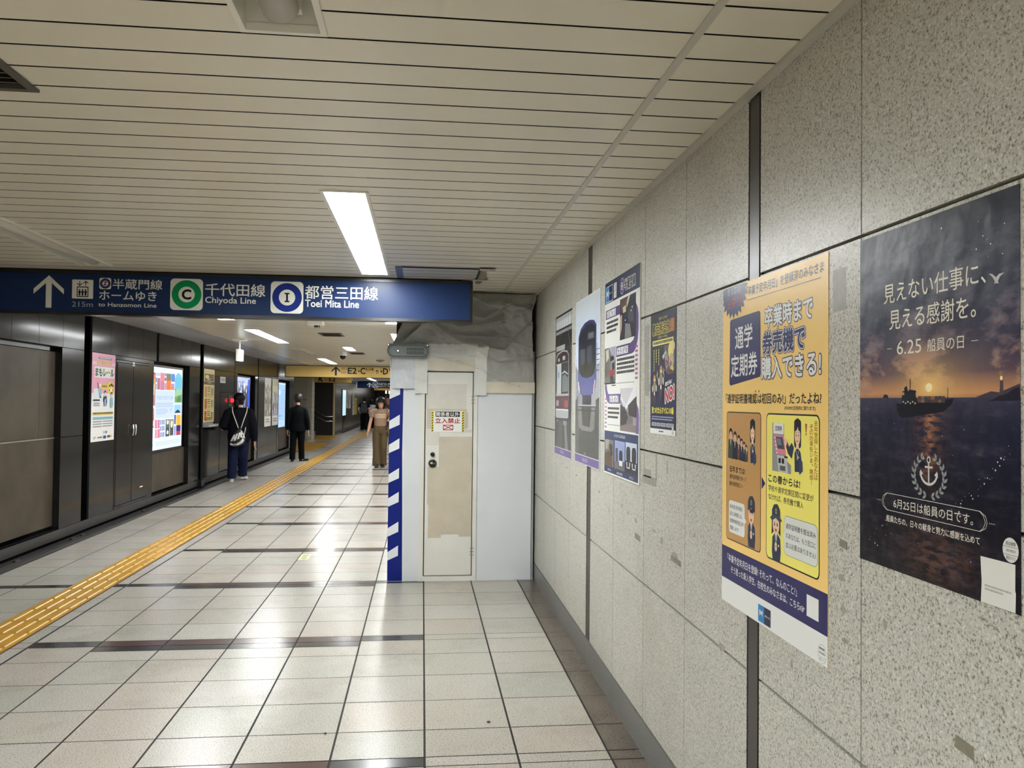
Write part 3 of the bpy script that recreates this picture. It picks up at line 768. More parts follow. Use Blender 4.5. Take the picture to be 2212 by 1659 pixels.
for k, xx in enumerate((-2.65, -2.45, -2.15)):
    f = MB(); f.cyl((xx, 60+k, 2.0), (xx, 60+k, 2.4), .05, mat('far_glow_white', (255, 255, 250), .4, emit=1.0), 10); f.cyl((xx, 60+k, 2.4), (xx, 60+k, CZ+.002), .02, M['black'], 8)
    setp(f.build('tube_lamp'), 'tiny bright upright lamp in the far distance', 'lamp', 'far upright lamps')

# ================================================================== TACTILE PAVING
y = YB+.06
path = MB()
path.box(-2.785, YB+.05, 0.0, -2.455, YF-.1, 0.0025, M['tactile_gap'])
pitch_ = 0.308
while y < YF-.5:
    path.box(-2.778, y+.002, .002, -2.462, y+pitch_-.002, .006, M['tactile'], skip='b')
    if y < 34 and y > -1:
        for k in range(4):
            x = -2.778+.316*(k+.5)/4
            a0, a1 = y+.014, y+pitch_-.014
            path.raw([(x-.018, a0, .006), (x+.018, a0, .006), (x+.018, a1, .006), (x-.018, a1, .006), (x-.011, a0+.008, .011), (x+.011, a0+.008, .011), (x+.011, a1-.008, .011), (x-.011, a1-.008, .011)],
                     [(4, 5, 6, 7), (0, 1, 5, 4), (1, 2, 6, 5), (2, 3, 7, 6), (3, 0, 4, 7)], M['tactile'])
    y += pitch_
setp(path.build('tactile_path'), 'yellow ribbed guide path running along the whole floor', 'tactile paving')
for nm, x0, x1, y0, y1, lb in (('yellow_pad', -4.4, -3.3, 24.6, 29.6, 'yellow studded pad on the floor left of the stone pier, behind the suited man'), ('yellow_pad', -4.3, -3.25, 31.8, 35.2, 'yellow studded pad on the floor before the dark stair opening')):
    f = MB(); yy = y0  # yellow studded blocks over two floor areas near the stair opening
    while yy < y1-.3:
        xx = x0
        while xx < x1-.2:
            f.box(xx+.002, yy+.002, 0.0, xx+.298, yy+.298, .006, M['tactile'], skip='b')
            for i in range(3):
                for j in range(3): f.cyl((xx+.05+.1*i, yy+.05+.1*j, .006), (xx+.05+.1*i, yy+.05+.1*j, .011), .018, M['tactile'], 6)
            xx += .3
        yy += .3
    setp(f.build(nm), lb, 'tactile paving')
b_ = MB(); b_.box(-1.158, 7.92, 0.0, -1.062, 8.19, .0012, mat('floor_sticker_green', (206, 224, 150), .35))
for yy, wd in ((8.11, .06), (8.03, .05)): b_.box(-1.11-wd/2, yy, .0012, -1.11+wd/2, yy+.03, .0018, mat('sticker_mark', (70, 90, 60), .4))
b_.box(-1.13, 7.955, .0012, -1.085, 7.985, .0018, mat('sticker_mark', (70, 90, 60), .4))
setp(b_.build('floor_sticker'), 'small pale green sticker on the floor tiles left of the hoarding', 'sticker')
for k, (xx, yy) in enumerate(((0.33, 3.87), (-0.42, 3.80))):
    f = MB(); f.ellipsoid((xx, yy, .004), .010 if k == 0 else .006, .008, .004, mat('gum_spot', (58, 48, 42), .6), 8, 4)
    setp(f.build('litter_speck'), ('dark speck lying on the pale tiles in front of the white hoarding', 'smaller dark speck on the tiles left of the other speck')[k], 'litter')
# handrails at the stairs
for z, lb in ((.793, 'upper'), (.594, 'lower')):
    t = thing('handrail', (-3.95, 35.4, z), lb+' thin steel handrail on the dark stair wall', 'handrail')
    f = MB(); f.tube([(-4.9, 35.36, z+.47), (-4.10, 35.36, z), (-3.80, 35.36, z)], .024, M['chrome'], 8); f.build('rail', t, True)
    for xx in (-3.95,): f = MB(); f.cyl((xx, 35.36, z), (xx, 35.40, z-.06), .012, M['chrome'], 8); f.cyl((xx, 35.40, z-.06), (xx, 35.452, z-.06), .012, M['chrome'], 8); f.build('bracket', t)
# ================================================================== WHITE HOARDING WITH DOOR
HY = 6.93
HW = mat('hoarding_white', (214, 217, 220), 0.42, vary=0.03, vscale=3, bump=0.02, bscale=8)
CREAM = mat('masking_tape_cream', (222, 216, 200), 0.5, vary=0.05, vscale=9, bump=0.12, bscale=14)
PALE = mat('masking_tape_pale', (216, 216, 210), 0.5, vary=0.04, vscale=9, bump=0.15, bscale=12)
BUFF = mat('masking_tape_buff', (208, 200, 182), 0.5, vary=0.06, vscale=10, bump=0.15, bscale=12)
DOORW = mat('door_paint', (218, 216, 208), 0.4, vary=0.03, vscale=6, bump=0.03, bscale=10)
DT = mat('door_tape_beige', (192, 182, 163), .5, vary=.06, vscale=9, bump=.3, bscale=14); DT2 = mat('door_tape_light', (206, 202, 192), .5, vary=.05, vscale=9, bump=.3, bscale=14)
t = thing('hoarding', (0.34, HY+1.2, 0), 'white construction hoarding with a door, closing the right side of the passage', 'hoarding')
f = MB(); f.box(-0.275, HY, 0, -0.022, HY+.04, 1.90, HW); f.build('left_panel', t)
f = MB(); f.box(0.466, HY, 0, 0.935, HY+.04, 1.75, HW); f.build('right_panel', t)
f = MB(); f.box(-0.275, HY+.04, 0, -0.235, HY+3.2, 1.95, HW); f.box(-0.235, HY+3.16, 0, 0.95, HY+3.2, 2.44, HW); f.box(-.235, HY+.04, 1.94, 0.95, HY+3.16, 1.95, HW); f.build('side_panel', t)
f = MB(); f.box(-.235, HY+.30, 1.95, 0.96, HY+.32, 2.44, M['black']); f.box(0.90, HY+.06, 0, .965, HY+.08, 2.44, M['black']); f.build('gap_shade_board', t)  # black boards added as the shade behind the sheeting
f = MB(); f.box(0.938, HY-.005, 0, 0.955, HY+.03, 1.95, mat('grey_edge_post', (150, 150, 146), .4)); f.build('edge_post', t)
f = MB()
f.box(-.022, HY-.012, 0, .020, HY+.03, 1.80, DOORW); f.box(.432, HY-.012, 0, .466, HY+.03, 1.80, DOORW); f.box(.020, HY-.012, 1.770, .432, HY+.03, 1.80, DOORW); f.box(.020, HY-.012, 0, .432, HY+.03, .040, DOORW)
f.box(.020, HY+.02, .04, .432, HY+.03, 1.77, M['black']); f.build('door_frame', t)
f = MB(); f.bevbox(.028, HY-.010, .046, .426, HY+.018, 1.762, DOORW, .004, 1); d = f.build('door', t)
db = Board((.028, HY-.0102, 1.762), (1, 0, 0), (0, -1, 0), dl=.0006)
# crumpled tape patches on the door leaf
for i, (u0, v0, u1, v1, m_) in enumerate(((.004, .10, .345, .31, DT2), (.01, .31, .35, .48, DT), (.33, .34, .36, .47, DT), (.01, .50, .12, .62, DT2), (.115, .545, .394, 1.04, DT), (.02, .80, .39, 1.12, DT), (.14, 1.04, .29, 1.37, DT), (.03, 1.04, .14, 1.40, DT), (.29, 1.0, .394, 1.39, DT), (.0, .485, .394, .51, DT2))): db.rect(u0, v0, u1, v1, m_, .3+.25*i)
db.flush('tape_patches', d)
kn = MB(); kst = mat('knob_steel', (120, 116, 110), .22, metal=1.0)
kn.cyl((.091, HY-.010, .990), (.091, HY-.024, .990), .036, kst, 28, .033); kn.cyl((.091, HY-.024, .990), (.091, HY-.026, .990), .025, M['black_gloss'], 28); kn.bevbox(.067, HY-.050, .980, .115, HY-.024, 1.001, kst, .006); kn.build('knob', d, True)
kn = MB(); kn.cyl((.091, HY-.010, 1.066), (.091, HY-.026, 1.066), .020, kst, 24, .018); kn.cyl((.091, HY-.026, 1.066), (.091, HY-.029, 1.066), .011, M['black_gloss'], 20); kn.build('deadlock', d, True)
for z in (1.53, .245):
    h = MB()
    for dz in (-.028, 0, .028):
        for xx in (.418, .440): h.cyl((xx, HY-.010, z+dz), (xx, HY-.0155, z+dz), .0035, M['black'], 8)
    h.build('hinge_screws', t)
# no-entry notice
b = Board((.076, HY-.0126, 1.435), (1, 0, 0), (0, -1, 0), dl=.0006)
WP, RD, BKP, YP = ink(228, 228, 224), ink(168, 24, 30), ink(20, 20, 26), ink(232, 214, 70)
b.rect(0, 0, .278, .178, WP, 0)
b.rect(.0345, .006, .240, .051, BKP, 1); b.text('関係者以外', .040, .010, .234, .047, WP, 2, .025); b.text('立入禁止', .034, .062, .243, .105, RD, 1, .03)
b.rect(.100, .118, .186, .163, RD, 1); b.rect(.106, .124, .180, .157, WP, 2); b.line([(.104, .122), (.182, .159)], .006, RD, 3); b.line([(.182, .122), (.104, .159)], .006, RD, 3)
for u0 in (.001, .259):
    b.rect(u0, 0, u0+.018, .178, YP, 1)
    for k in range(8): v = .006+.0215*k; b.poly([(u0+.002, v+.013), (u0+.016, v), (u0+.016, v+.010), (u0+.002, v+.023) if v+.023 < .178 else (u0+.006, .177)], BKP, 2)
o = b.flush('warning_notice', None); setp(o, 'white no entry notice with red characters and striped edges on the hoarding door', 'notice')
# blue and white striped tape on the left edge
bl, wt = mat('tape_blue', (6, 26, 112), .35, spec=.2), mat('tape_white', (226, 230, 232), .35)
b = Board((-.277, HY-.0006, 1.625), (1, 0, 0), (0, -1, 0), dl=.0006)
b.poly([(0.001, 0.0), (.116, 0), (.112, .55), (.118, 1.0), (.124, 1.622), (0, 1.622)], bl, 1)
for v in (-.03, .225, .425, .675, .875, 1.125, 1.325): b.poly([(0.0005, max(v+.055, 0)), (.088, max(v, 0)), (.088, v+.085), (0.0005, v+.125)], wt, 2)
b.rect(.003, -.01, .088, .03, wt, 3)
b.flush('striped_edge_tape', t)
# --- crumpled grey sheeting above
folds = [([(.029, 2.196), (-.187, 1.994)], .035, .035), ([(.054, 2.189), (.165, 2.095), (.337, 2.0), (.491, 1.966)], .05, .04), ([(.158, 2.193), (.312, 2.136), (.491, 2.164), (.657, 2.202)], .045, .035),
         ([(.891, 2.164), (.682, 1.95), (.546, 1.969)], .05, .04), ([(.429, 2.385), (.54, 2.328), (.663, 2.322)], .05, .035), ([(.429, 2.227), (.509, 2.218), (.663, 2.309)], .03, .03),
         ([(.54, 1.767), (.676, 1.698), (.799, 1.657)], .018, .02), ([(.54, 1.906), (.633, 1.862), (.922, 1.887)], .025, .03), ([(.06, 1.9), (.275, 1.862), (.442, 1.805)], .018, .02), ([(.09, 1.918), (.436, 1.906)], .012, .02),
         ([(.2, 2.33), (.4, 2.36)], .04, .04), ([(.33, 2.07), (.62, 2.06)], .02, .02), ([(.7, 2.02), (.9, 1.99)], .02, .025), ([(-.2, 2.1), (-.02, 2.16)], .03, .03), ([(.74, 2.33), (.90, 2.30)], .03, .02), ([(.80, 2.28), (.90, 2.34)], .025, .015)]
def seg(px, pz, a, c):
    dx, dz = c[0]-a[0], c[1]-a[1]; L2 = dx*dx+dz*dz
    tt = max(0, min(1, ((px-a[0])*dx+(pz-a[1])*dz)/L2)); ex, ez = px-a[0]-dx*tt, pz-a[1]-dz*tt
    return math.hypot(ex, ez), (dx*ez-dz*ex)
def drape(x, z):
    h = 0
    for pts, amp, wd in folds:
        best = min((seg(x, z, p, q) for p, q in zip(pts, pts[1:])), key=lambda s: s[0])
        d, sgn = best
        ww = wd*(0.28 if sgn < 0 else 1.9)
        h += 2.0*amp*math.exp(-d/ww)
    h += .024*noise.noise(Vector((x*5, z*6, 3)))+.010*noise.noise(Vector((x*17, z*19, 8)))+.004*noise.noise(Vector((x*38, z*44, 1)))
    k = min(1, max(0, (z-1.60)/.35)); 
    return HY-.020-h*(.35+.65*k)
def leftx(z): 
    if z < 1.99: return -.268
    return -.258+(z-1.99)*.45 if z < 2.19 else -.168-(z-2.19)*.1
def rightx(z):
    if z > 2.40: return .962
    if z > 2.30: return .925+(z-2.30)*.37
    return .925 if z > 2.1 else .925+(2.1-z)*.05
def sheet(x0f, x1f, z0, z1, nx, nz, off, m, mb, jag=0.0):
    vs = []; fs = []
    for j in range(nz+1):
        z = z0+(z1-z0)*j/nz
        for i in range(nx+1):
            x = x0f(z)+(x1f(z)-x0f(z))*i/nx
            zz = z
            if jag and (j == 0 or j == nz): zz += jag*noise.noise(Vector((x*30, z*7, 2)))
            vs.append((x, drape(x, zz)-off, zz))
    n1 = nx+1
    for j in range(nz):
        for i in range(nx): fs.append((j*n1+i, j*n1+i+1, (j+1)*n1+i+1, (j+1)*n1+i))
    b = len(vs)
    vs += [(x, y+.004, z) for x, y, z in vs]                # the sheet has thickness
    fs += [tuple(reversed([b+k for k in f])) for f in fs[:]]
    mb.raw(vs, fs, m)
GS = mat('grey_sheeting', (166, 166, 160), .42, vary=.04, vscale=6)
f = MB()
sheet(leftx, rightx, 1.79, 2.437, 230, 130, 0, GS, f); sheet(lambda z: .53, rightx, 1.60, 1.81, 80, 40, .0008, GS, f); f.build('crumpled_sheeting', t, True)
def tape(x0, x1, z0, z1, nx, nz, off, m, name, jag):
    f = MB(); sheet(cst(x0), cst(x1), z0, z1, nx, nz, off, m, f, jag); f.build(name, t, True)
cst = lambda v: (lambda z: v)
FILM = mat('pale_film', (206, 210, 214), .4, vary=.05, vscale=12, bump=.3, bscale=25); FILM2 = mat('pale_film2', (206, 205, 198), .42, vary=.05, vscale=9, bump=.2, bscale=16); GT = mat('grey_tape', (168, 166, 158), .5, vary=.06, vscale=14, bump=.3, bscale=25)
for a_ in ((.035, .44, 1.775, 1.875, 24, 10, .004, BUFF, 'buff_tape', .004), (.542, .955, 1.59, 1.685, 24, 8, .004, BUFF, 'buff_tape', .006),
           (.44, .54, 1.57, 1.965, 8, 40, .007, PALE, 'pale_tape', .004), (-.066, .038, 1.58, 1.885, 8, 30, .008, PALE, 'pale_tape', .004), (-.262, -.066, 1.62, 1.885, 16, 24, .005, FILM, 'pale_film', .006),
           (.03, .455, 1.86, 2.0, 80, 40, .006, FILM2, 'pale_film', .01),
           (.67, .93, 2.335, 2.425, 40, 20, .006, GT, 'grey_tape', .012), (.665, .76, 2.19, 2.35, 20, 34, .008, GT, 'grey_tape', .008), (.43, .56, 2.40, 2.435, 16, 8, .006, GT, 'grey_tape', .008), (.90, .962, 2.40, 2.437, 10, 6, .006, GT, 'grey_tape', .006), (.50, .545, 1.945, 1.985, 5, 5, .014, PALE, 'pale_tape', .004)): tape(*a_)
# rounded grey-green unit fixed at the top left
t2 = thing('alarm_unit', (-.125, HY-.10, 1.88), 'rounded grey-green slotted unit fixed at the top left corner of the hoarding', 'alarm')
GG = mat('grey_green_case', (92, 100, 94), .4); GD = mat('grey_green_face', (104, 112, 106), .35)
def stadium(mb, x0, x1, z0, z1, y0, y1, m, n=12):
    r = (z1-z0)/2; zc = (z0+z1)/2; ring = []
    for k in range(n+1): a = math.pi/2+math.pi*k/n; ring.append((x0+r+r*math.cos(a), zc+r*math.sin(a)))
    for k in range(n+1): a = -math.pi/2+math.pi*k/n; ring.append((x1-r+r*math.cos(a), zc+r*math.sin(a)))
    mb.rings([[(x, y1, z) for x, z in ring], [(x, y0, z) for x, z in ring]], m)
f = MB(); stadium(f, -.300, .048, 1.876, 1.992, HY-.09, HY-.03, GG); f.box(-.292, HY-.092, 1.972, .044, HY-.03, 1.993, GG); f.build('case', t2)
f = MB(); stadium(f, -.284, .036, 1.888, 1.976, HY-.096, HY-.09, M['black_gloss']); f.build('gasket', t2)
f = MB(); stadium(f, -.280, .032, 1.891, 1.973, HY-.104, HY-.096, GD); f.build('face_plate', t2)
f = MB(); f.cyl((-.208, HY-.104, 1.932), (-.208, HY-.109, 1.932), .014, M['black_gloss'], 20); f.cyl((-.208, HY-.109, 1.932), (-.208, HY-.112, 1.932), .007, M['chrome'], 14); f.build('lens', t2)
f = MB()
for k in range(16): xx = -.135+.0092*k; f.box(xx, HY-.106, 1.904, xx+.004, HY-.104, 1.930, M['black']); f.box(xx, HY-.106, 1.936, xx+.004, HY-.104, 1.960, M['black'])
f.build('slots', t2)
for xx in (-.288, .036): f = MB(); f.cyl((xx, HY-.092, 1.983), (xx, HY-.096, 1.983), .006, M['chrome'], 10); f.build('screw', t2)
# ================================================================== POSTERS ON THE RIGHT WALL
def wall_board(y_left, z_top, w_, h_, th, sheet_mat, name, label, cat='poster', x=XR, dl=.0002):
    t = thing(name, (x, y_left-w_/2, z_top-h_/2), label, cat)
    f = MB(); f.box(x-th, y_left-w_, z_top-h_, x-.0006, y_left, z_top, sheet_mat); f.build('sheet' if th < .004 else 'panel', t)
    return t, Board((x-th, y_left, z_top), (0, -1, 0), (-1, 0, 0), dl=dl)

NAVY, WHT, BLK, CRM = ink(40, 38, 92), ink(236, 236, 232), ink(28, 24, 34), ink(238, 222, 196)
# ---------------- amber poster
AMB = ink(250, 210, 126)
t, b = wall_board(2.55, 1.889, .690, .998, .0015, AMB, 'poster', 'large amber poster with navy box and cartoon panels about student passes')
b.rect(0, .822, .690, .924, NAVY, 1); b.flush('navy_band', t); b.rect(0, .924, .690, .998, WHT, 1); b.flush('white_band', t)
# burst
pts = []
for k in range(44):
    a = 2*math.pi*k/44; r = 1.0 if k % 2 else .80
    pts.append((max(.0005, .092+.112*r*math.cos(a)), max(.0008, .018+.085*r*math.sin(a))))
b.poly(pts, NAVY, 2); b.scribble(.030, .034, .155, .068, 3, ink(196, 84, 70), 3); b.scribble(.035, .004, .145, .026, 4, ink(210, 206, 216), 3); b.flush('starburst', t)
b.text('「卒業予定年月日」を登録済のみなさま', .193, .017, .668, .045, BLK, 2, .03); b.rect(.196, .056, .655, .0580, BLK, 2); b.flush('top_line_lettering', t)
b.poly([(.062, .112), (.068, .104), (.286, .098), (.294, .104), (.299, .282), (.292, .290), (.066, .312), (.058, .304)], NAVY, 2)
b.text('通学', .106, .131, .238, .200, WHT, 3, .022, tilt=-.02); b.text('定期券', .073, .218, .274, .286, WHT, 3, .022, tilt=-.02); b.flush('navy_box', t)
for body, r, fill, outl in (('卒業時まで', (.326, .095, .612, .152), WHT, NAVY), ('券売機で', (.313, .165, .570, .226), NAVY, WHT), ('購入できる!', (.305, .236, .655, .297), WHT, NAVY)):
    if outl is WHT: b.text(body, *r, NAVY, 2, .13)
    b.text(body, *r, fill, 3, .035, out=outl, outw=.085)
b.flush('headline', t)
b.text('「通学証明書確認は初回のみ!」だったよね?', .028, .338, .658, .368, BLK, 2, .022); b.text('(PASMO定期券に限ります)', .455, .373, .628, .386, BLK, 2, 0); b.ell(.262, .332, .0035, .0035, ink(190, 60, 30), 2, 10); b.ell(.286, .332, .0035, .0035, ink(190, 60, 30), 2, 10); b.flush('question_lettering', t)
BRN = ink(196, 150, 92); YEL = ink(248, 236, 118)
SK, HR, UNI, UNI2, LINEC = ink(244, 206, 172), ink(36, 32, 34), ink(44, 54, 78), ink(58, 72, 96), ink(40, 34, 36)
# left panel
b.rrect(.036, .394, .302, .797, .014, BLK, 1); b.rrect(.039, .397, .299, .794, .012, BRN, 2); b.flush('brown_panel', t)
def girl(u, v, s, sad, l=3):
    """schoolgirl in a sailor uniform, u = face centre, v = crown, s = height"""
    s0 = s; s = 1.42*s
    b.rrect(u-.058*s*1.9, v+.02*s, u+.058*s*1.9, v+.43*s, .05*s, HR, l)
    b.ell(u, v+.13*s, .108*s, .13*s, HR, l)
    b.poly([(u-.04*s, v+.36*s), (u+.04*s, v+.36*s), (u+.05*s, v+.47*s), (u-.05*s, v+.47*s)], SK, l+1)
    b.ell(u, v+.255*s, .088*s, .135*s, SK, l+1)
    b.poly([(u-.10*s, v+.20*s), (u-.08*s, v+.09*s), (u, v+.05*s), (u+.08*s, v+.09*s), (u+.10*s, v+.20*s), (u+.03*s, v+.17*s), (u+.01*s, v+.12*s), (u-.02*s, v+.17*s)], HR, l+2)
    for k in (-1, 1):
        b.ell(u+k*.036*s, v+.25*s, .010*s, .017*s, BLK, l+2, 12)
        b.line([(u+k*.055*s, v+(.215 if sad else .205)*s), (u+k*.020*s, v+(.195 if sad else .205)*s)], .006*s, BLK, l+2)
    if sad: b.ell(u, v+.335*s, .016*s, .022*s, ink(180, 110, 100), l+2, 14)
    else: b.ell(u, v+.325*s, .028*s, .018*s, ink(190, 70, 70), l+2, 16, 0, math.pi)
    s = .86*s0; v = v+.63*s0-.44*s
    b.poly([(u-.07*s, v+.44*s), (u+.07*s, v+.44*s), (u+.16*s, v+.52*s), (u+.21*s, v+.72*s), (u+.14*s, v+.98*s), (u-.14*s, v+1.0*s), (u-.16*s, v+.55*s)], UNI, l+1)
    b.poly([(u+.10*s, v+.70*s), (u+.26*s, v+.72*s), (u+.28*s, v+.95*s), (u+.12*s, v+1.05*s), (u+.08*s, v+.98*s)], UNI2, l+2)
    for k in (-1, 1): b.line([(u+k*.085*s, v+.45*s), (u, v+.66*s)], .014*s, WHT, l+3)
    b.poly([(u-.045*s, v+.72*s), (u, v+.65*s), (u+.045*s, v+.72*s), (u+.012*s, v+.68*s), (u, v+.72*s), (u-.012*s, v+.68*s)], WHT, l+4)
    b.ell(u+.06*s, v+.64*s, .034*s, .028*s, SK, l+4, 14)
girl(.243, .413, .118, True); b.flush('sad_student_drawing', t)
for k, (u, v, s) in enumerate(((.073, .447, .095), (.108, .456, .086), (.138, .466, .076), (.160, .475, .068), (.180, .484, .060), (.198, .493, .050))):
    c = [(66, 74, 66), (44, 44, 50), (110, 70, 76), (48, 52, 66), (40, 46, 66), (80, 72, 66)][k]
    b.poly([(u-.20*s, v+.36*s), (u+.20*s, v+.36*s), (u+.24*s, v+1.0*s), (u-.24*s, v+.98*s)], ink(*c), 3+k % 2); b.ell(u, v+.15*s, .155*s, .17*s, HR, 4+k % 2, 16); b.ell(u, v+.23*s, .125*s, .14*s, ink(214, 178, 148), 5+k % 2, 16); b.poly([(u-.03*s, v+.38*s), (u+.03*s, v+.38*s), (u, v+.6*s)], WHT, 5+k % 2)
b.flush('queue_drawing', t)
b.text('去年までは!', .064, .563, .188, .583, BLK, 3, .03); b.text('通学証明書を持って', .064, .590, .200, .604, BLK, 3, .01); b.text('駅の発売窓口へ', .064, .612, .173, .626, BLK, 3, .01); b.flush('brown_panel_lettering', t)
b.rrect(.060, .672, .186, .772, .012, WHT, 3); b.poly([(.184, .712), (.199, .722), (.184, .732)], WHT, 3)
for k, tx in enumerate(('新年度 新学期を', '迎える時期には、', '定期券発売窓口が', '混雑します!')): b.text(tx, .068, .684+.022*k, (.170, .168, .178, .140)[k], .697+.022*k, BLK, 4, .005)
b.flush('speech_bubble', t)
def staff(u, v, s, woman, l=3):
    b.poly([(u-.15*s, v+.60*s), (u-.06*s, v+.52*s), (u+.06*s, v+.52*s), (u+.17*s, v+.60*s), (u+.19*s, v+.82*s), (u+.16*s, v+1.0*s), (u-.14*s, v+1.0*s), (u-.17*s, v+.85*s)], UNI, l)
    if woman: b.poly([(u-.17*s, v+.28*s), (u+.17*s, v+.28*s), (u+.18*s, v+.55*s), (u+.10*s, v+.50*s), (u-.10*s, v+.50*s), (u-.18*s, v+.56*s)], HR, l+1)
    b.ell(u, v+.37*s, .135*s, .17*s, SK, l+2)
    for k in (-1, 1):
        b.ell(u+k*.055*s, v+.36*s, (.022 if woman else .012)*s, (.034 if woman else .014)*s, BLK, l+3, 12)
        if woman: b.ell(u+k*.055*s+.006*s, v+.35*s, .008*s, .010*s, WHT, l+4, 8)
        else: b.line([(u+k*.085*s, v+.315*s), (u+k*.03*s, v+.335*s)], .012*s, BLK, l+3)
    b.ell(u, v+(.44 if woman else .47)*s, .045*s, (.05 if woman else .03)*s, ink(196, 92, 84), l+3, 16, 0, math.pi if woman else 2*math.pi)
    b.poly([(u-.16*s, v+.30*s), (u-.16*s, v+.12*s), (u-.08*s, v+.02*s), (u+.06*s, v+.0*s), (u+.16*s, v+.10*s), (u+.17*s, v+.30*s), (u, v+.24*s)], UNI, l+4)
    if woman: b.poly([(u-.24*s, v+.27*s), (u-.16*s, v+.22*s), (u, v+.20*s), (u+.16*s, v+.22*s), (u+.24*s, v+.27*s), (u+.16*s, v+.31*s), (u, v+.25*s), (u-.16*s, v+.31*s)], UNI2, l+5)
    else: b.poly([(u-.10*s, v+.26*s), (u+.14*s, v+.25*s), (u+.10*s, v+.33*s), (u-.04*s, v+.33*s)], BLK, l+5)
    b.ell(u+.01*s, v+.13*s, .036*s, .05*s, ink(200, 184, 80), l+5, 14); b.ell(u+.01*s, v+.13*s, .020*s, .03*s, UNI, l+6, 12)
    b.poly([(u-.05*s, v+.53*s), (u+.05*s, v+.53*s), (u+.02*s, v+.66*s), (u-.02*s, v+.66*s)], WHT, l+1); b.poly([(u-.014*s, v+.55*s), (u+.014*s, v+.55*s), (u+.01*s, v+.68*s), (u-.01*s, v+.68*s)], ink(90, 100, 120), l+2)
    b.ell(u+.0*s, v+.75*s, .05*s, .085*s, SK, l+3, 16); b.line([(u-.04*s, v+.75*s), (u+.05*s, v+.74*s)], .006*s, LINEC, l+4); b.rect(u+.09*s, v+.70*s, u+.13*s, v+.74*s, WHT, l+3)
    b.line([(u, v+.85*s), (u, v+1.0*s)], .006*s, BLK, l+2)
staff(.236, .640, .152, False); b.flush('stern_staff_drawing', t)
b.poly([(.308, .577), (.333, .594), (.308, .612)], NAVY, 2); b.flush('arrow_mark', t)
# right panel
b.rrect(.338, .394, .650, .800, .018, BLK, 1); b.rrect(.342, .398, .646, .796, .015, YEL, 2); b.flush('yellow_panel', t)
GRY, PNK = ink(150, 150, 150), ink(222, 128, 150)
b.poly([(.379, .420), (.452, .420), (.452, .452), (.468, .520), (.495, .530), (.495, .553), (.379, .553)], GRY, 3); b.rect(.386, .420, .450, .450, WHT, 4); b.text('定期券', .398, .428, .440, .442, BLK, 5, .02)
b.poly([(.388, .453), (.450, .453), (.465, .505), (.404, .505)], PNK, 4); b.poly([(.402, .458), (.445, .458), (.456, .490), (.414, .490)], ink(70, 74, 84), 5); b.poly([(.407, .462), (.432, .462), (.440, .480), (.416, .480)], ink(120, 126, 140), 6)
b.poly([(.410, .508), (.470, .508), (.478, .553), (.420, .553)], ink(196, 196, 194), 4)
for x, y in ((.420, .515), (.440, .515)): b.rect(x, y, x+.014, y+.014, BLK, 5)
b.rect(.428, .535, .462, .548, ink(96, 96, 92), 5); b.rect(.455, .508, .475, .513, BLK, 5)
for k in range(5): b.rect(.393+.0035*k, .459+.010*k, .399+.0035*k, .464+.010*k, WHT, 6)
b.flush('ticket_machine_drawing', t)
girl(.532, .405, .126, False); b.poly([(.500, .470), (.512, .482), (.500, .512), (.478, .500), (.462, .475), (.472, .468), (.484, .482)], UNI, 7); b.ell(.464, .470, .008, .011, SK, 8, 12); b.line([(.462, .466), (.452, .458)], .005, SK, 8)
b.poly([(.574, .418), (.584, .418), (.581, .440), (.577, .440)], ink(176, 70, 30), 3); b.ell(.579, .4445, .003, .003, ink(176, 70, 30), 3, 8); b.flush('happy_student_drawing', t)
OR = ink(168, 74, 26)
b.vtext('去年登録したあなたは', .622, .408, .641, .556, OR, 3, .01); b.vtext('その効果をいま、実感!', .598, .418, .617, .572, OR, 3, .01); b.flush('vertical_lettering', t)
b.text('この春からは!', .354, .564, .546, .586, BLK, 3, .03); b.text('学校や通学定期区間に変更が', .354, .594, .620, .611, BLK, 3, .012); b.text('なければ、券売機で購入', .355, .618, .565, .635, BLK, 3, .012); b.flush('yellow_panel_lettering', t)
staff(.405, .642, .156, True); b.flush('smiling_staff_drawing', t)
b.rrect(.455, .666, .641, .770, .016, ink(120, 120, 110), 3); b.rrect(.4562, .6672, .6398, .7688, .015, ink(226, 228, 222), 4); b.poly([(.457, .712), (.445, .724), (.457, .732)], ink(226, 228, 222), 4)
for k, tx in enumerate(('通学証明書を提出済み', 'のあなたは、もう窓口に', '並ぶ必要はありません!')): b.text(tx, .466, .685+.025*k, .632, .700+.025*k, BLK, 5, .006)
b.flush('speech_bubble', t)
b.text('「卒業予定年月日を登録? それって、なんのこと?」', .050, .842, .530, .866, WHT, 3, .015); b.text('そう思った新入学生、在校生のみなさまは、こちら☞', .078, .876, .574, .898, WHT, 3, .015); b.flush('navy_band_lettering', t)
b.rect(.584, .846, .646, .900, WHT, 2); b.flush('white_code_card', t)
b.rect(.287, .943, .328, .991, ink(40, 128, 190), 2); b.rect(.328, .943, .371, .991, ink(30, 32, 66), 2)
def mlogo(u, v, s, m, l): b.poly([(u-s, v+s*.8), (u-s, v-s*.8), (u-s*.55, v-s*.8), (u, v-.1*s), (u+s*.55, v-s*.8), (u+s, v-s*.8), (u+s, v+s*.8), (u+s*.6, v+s*.4), (u+s*.6, v-.15*s), (u, v+.5*s), (u-s*.6, v-.15*s), (u-s*.6, v+s*.4)], m, l)
mlogo(.3075, .966, .011, WHT, 3); b.text('東京メトロ', .333, .963, .367, .970, WHT, 3, .01); b.flush('operator_logo', t)
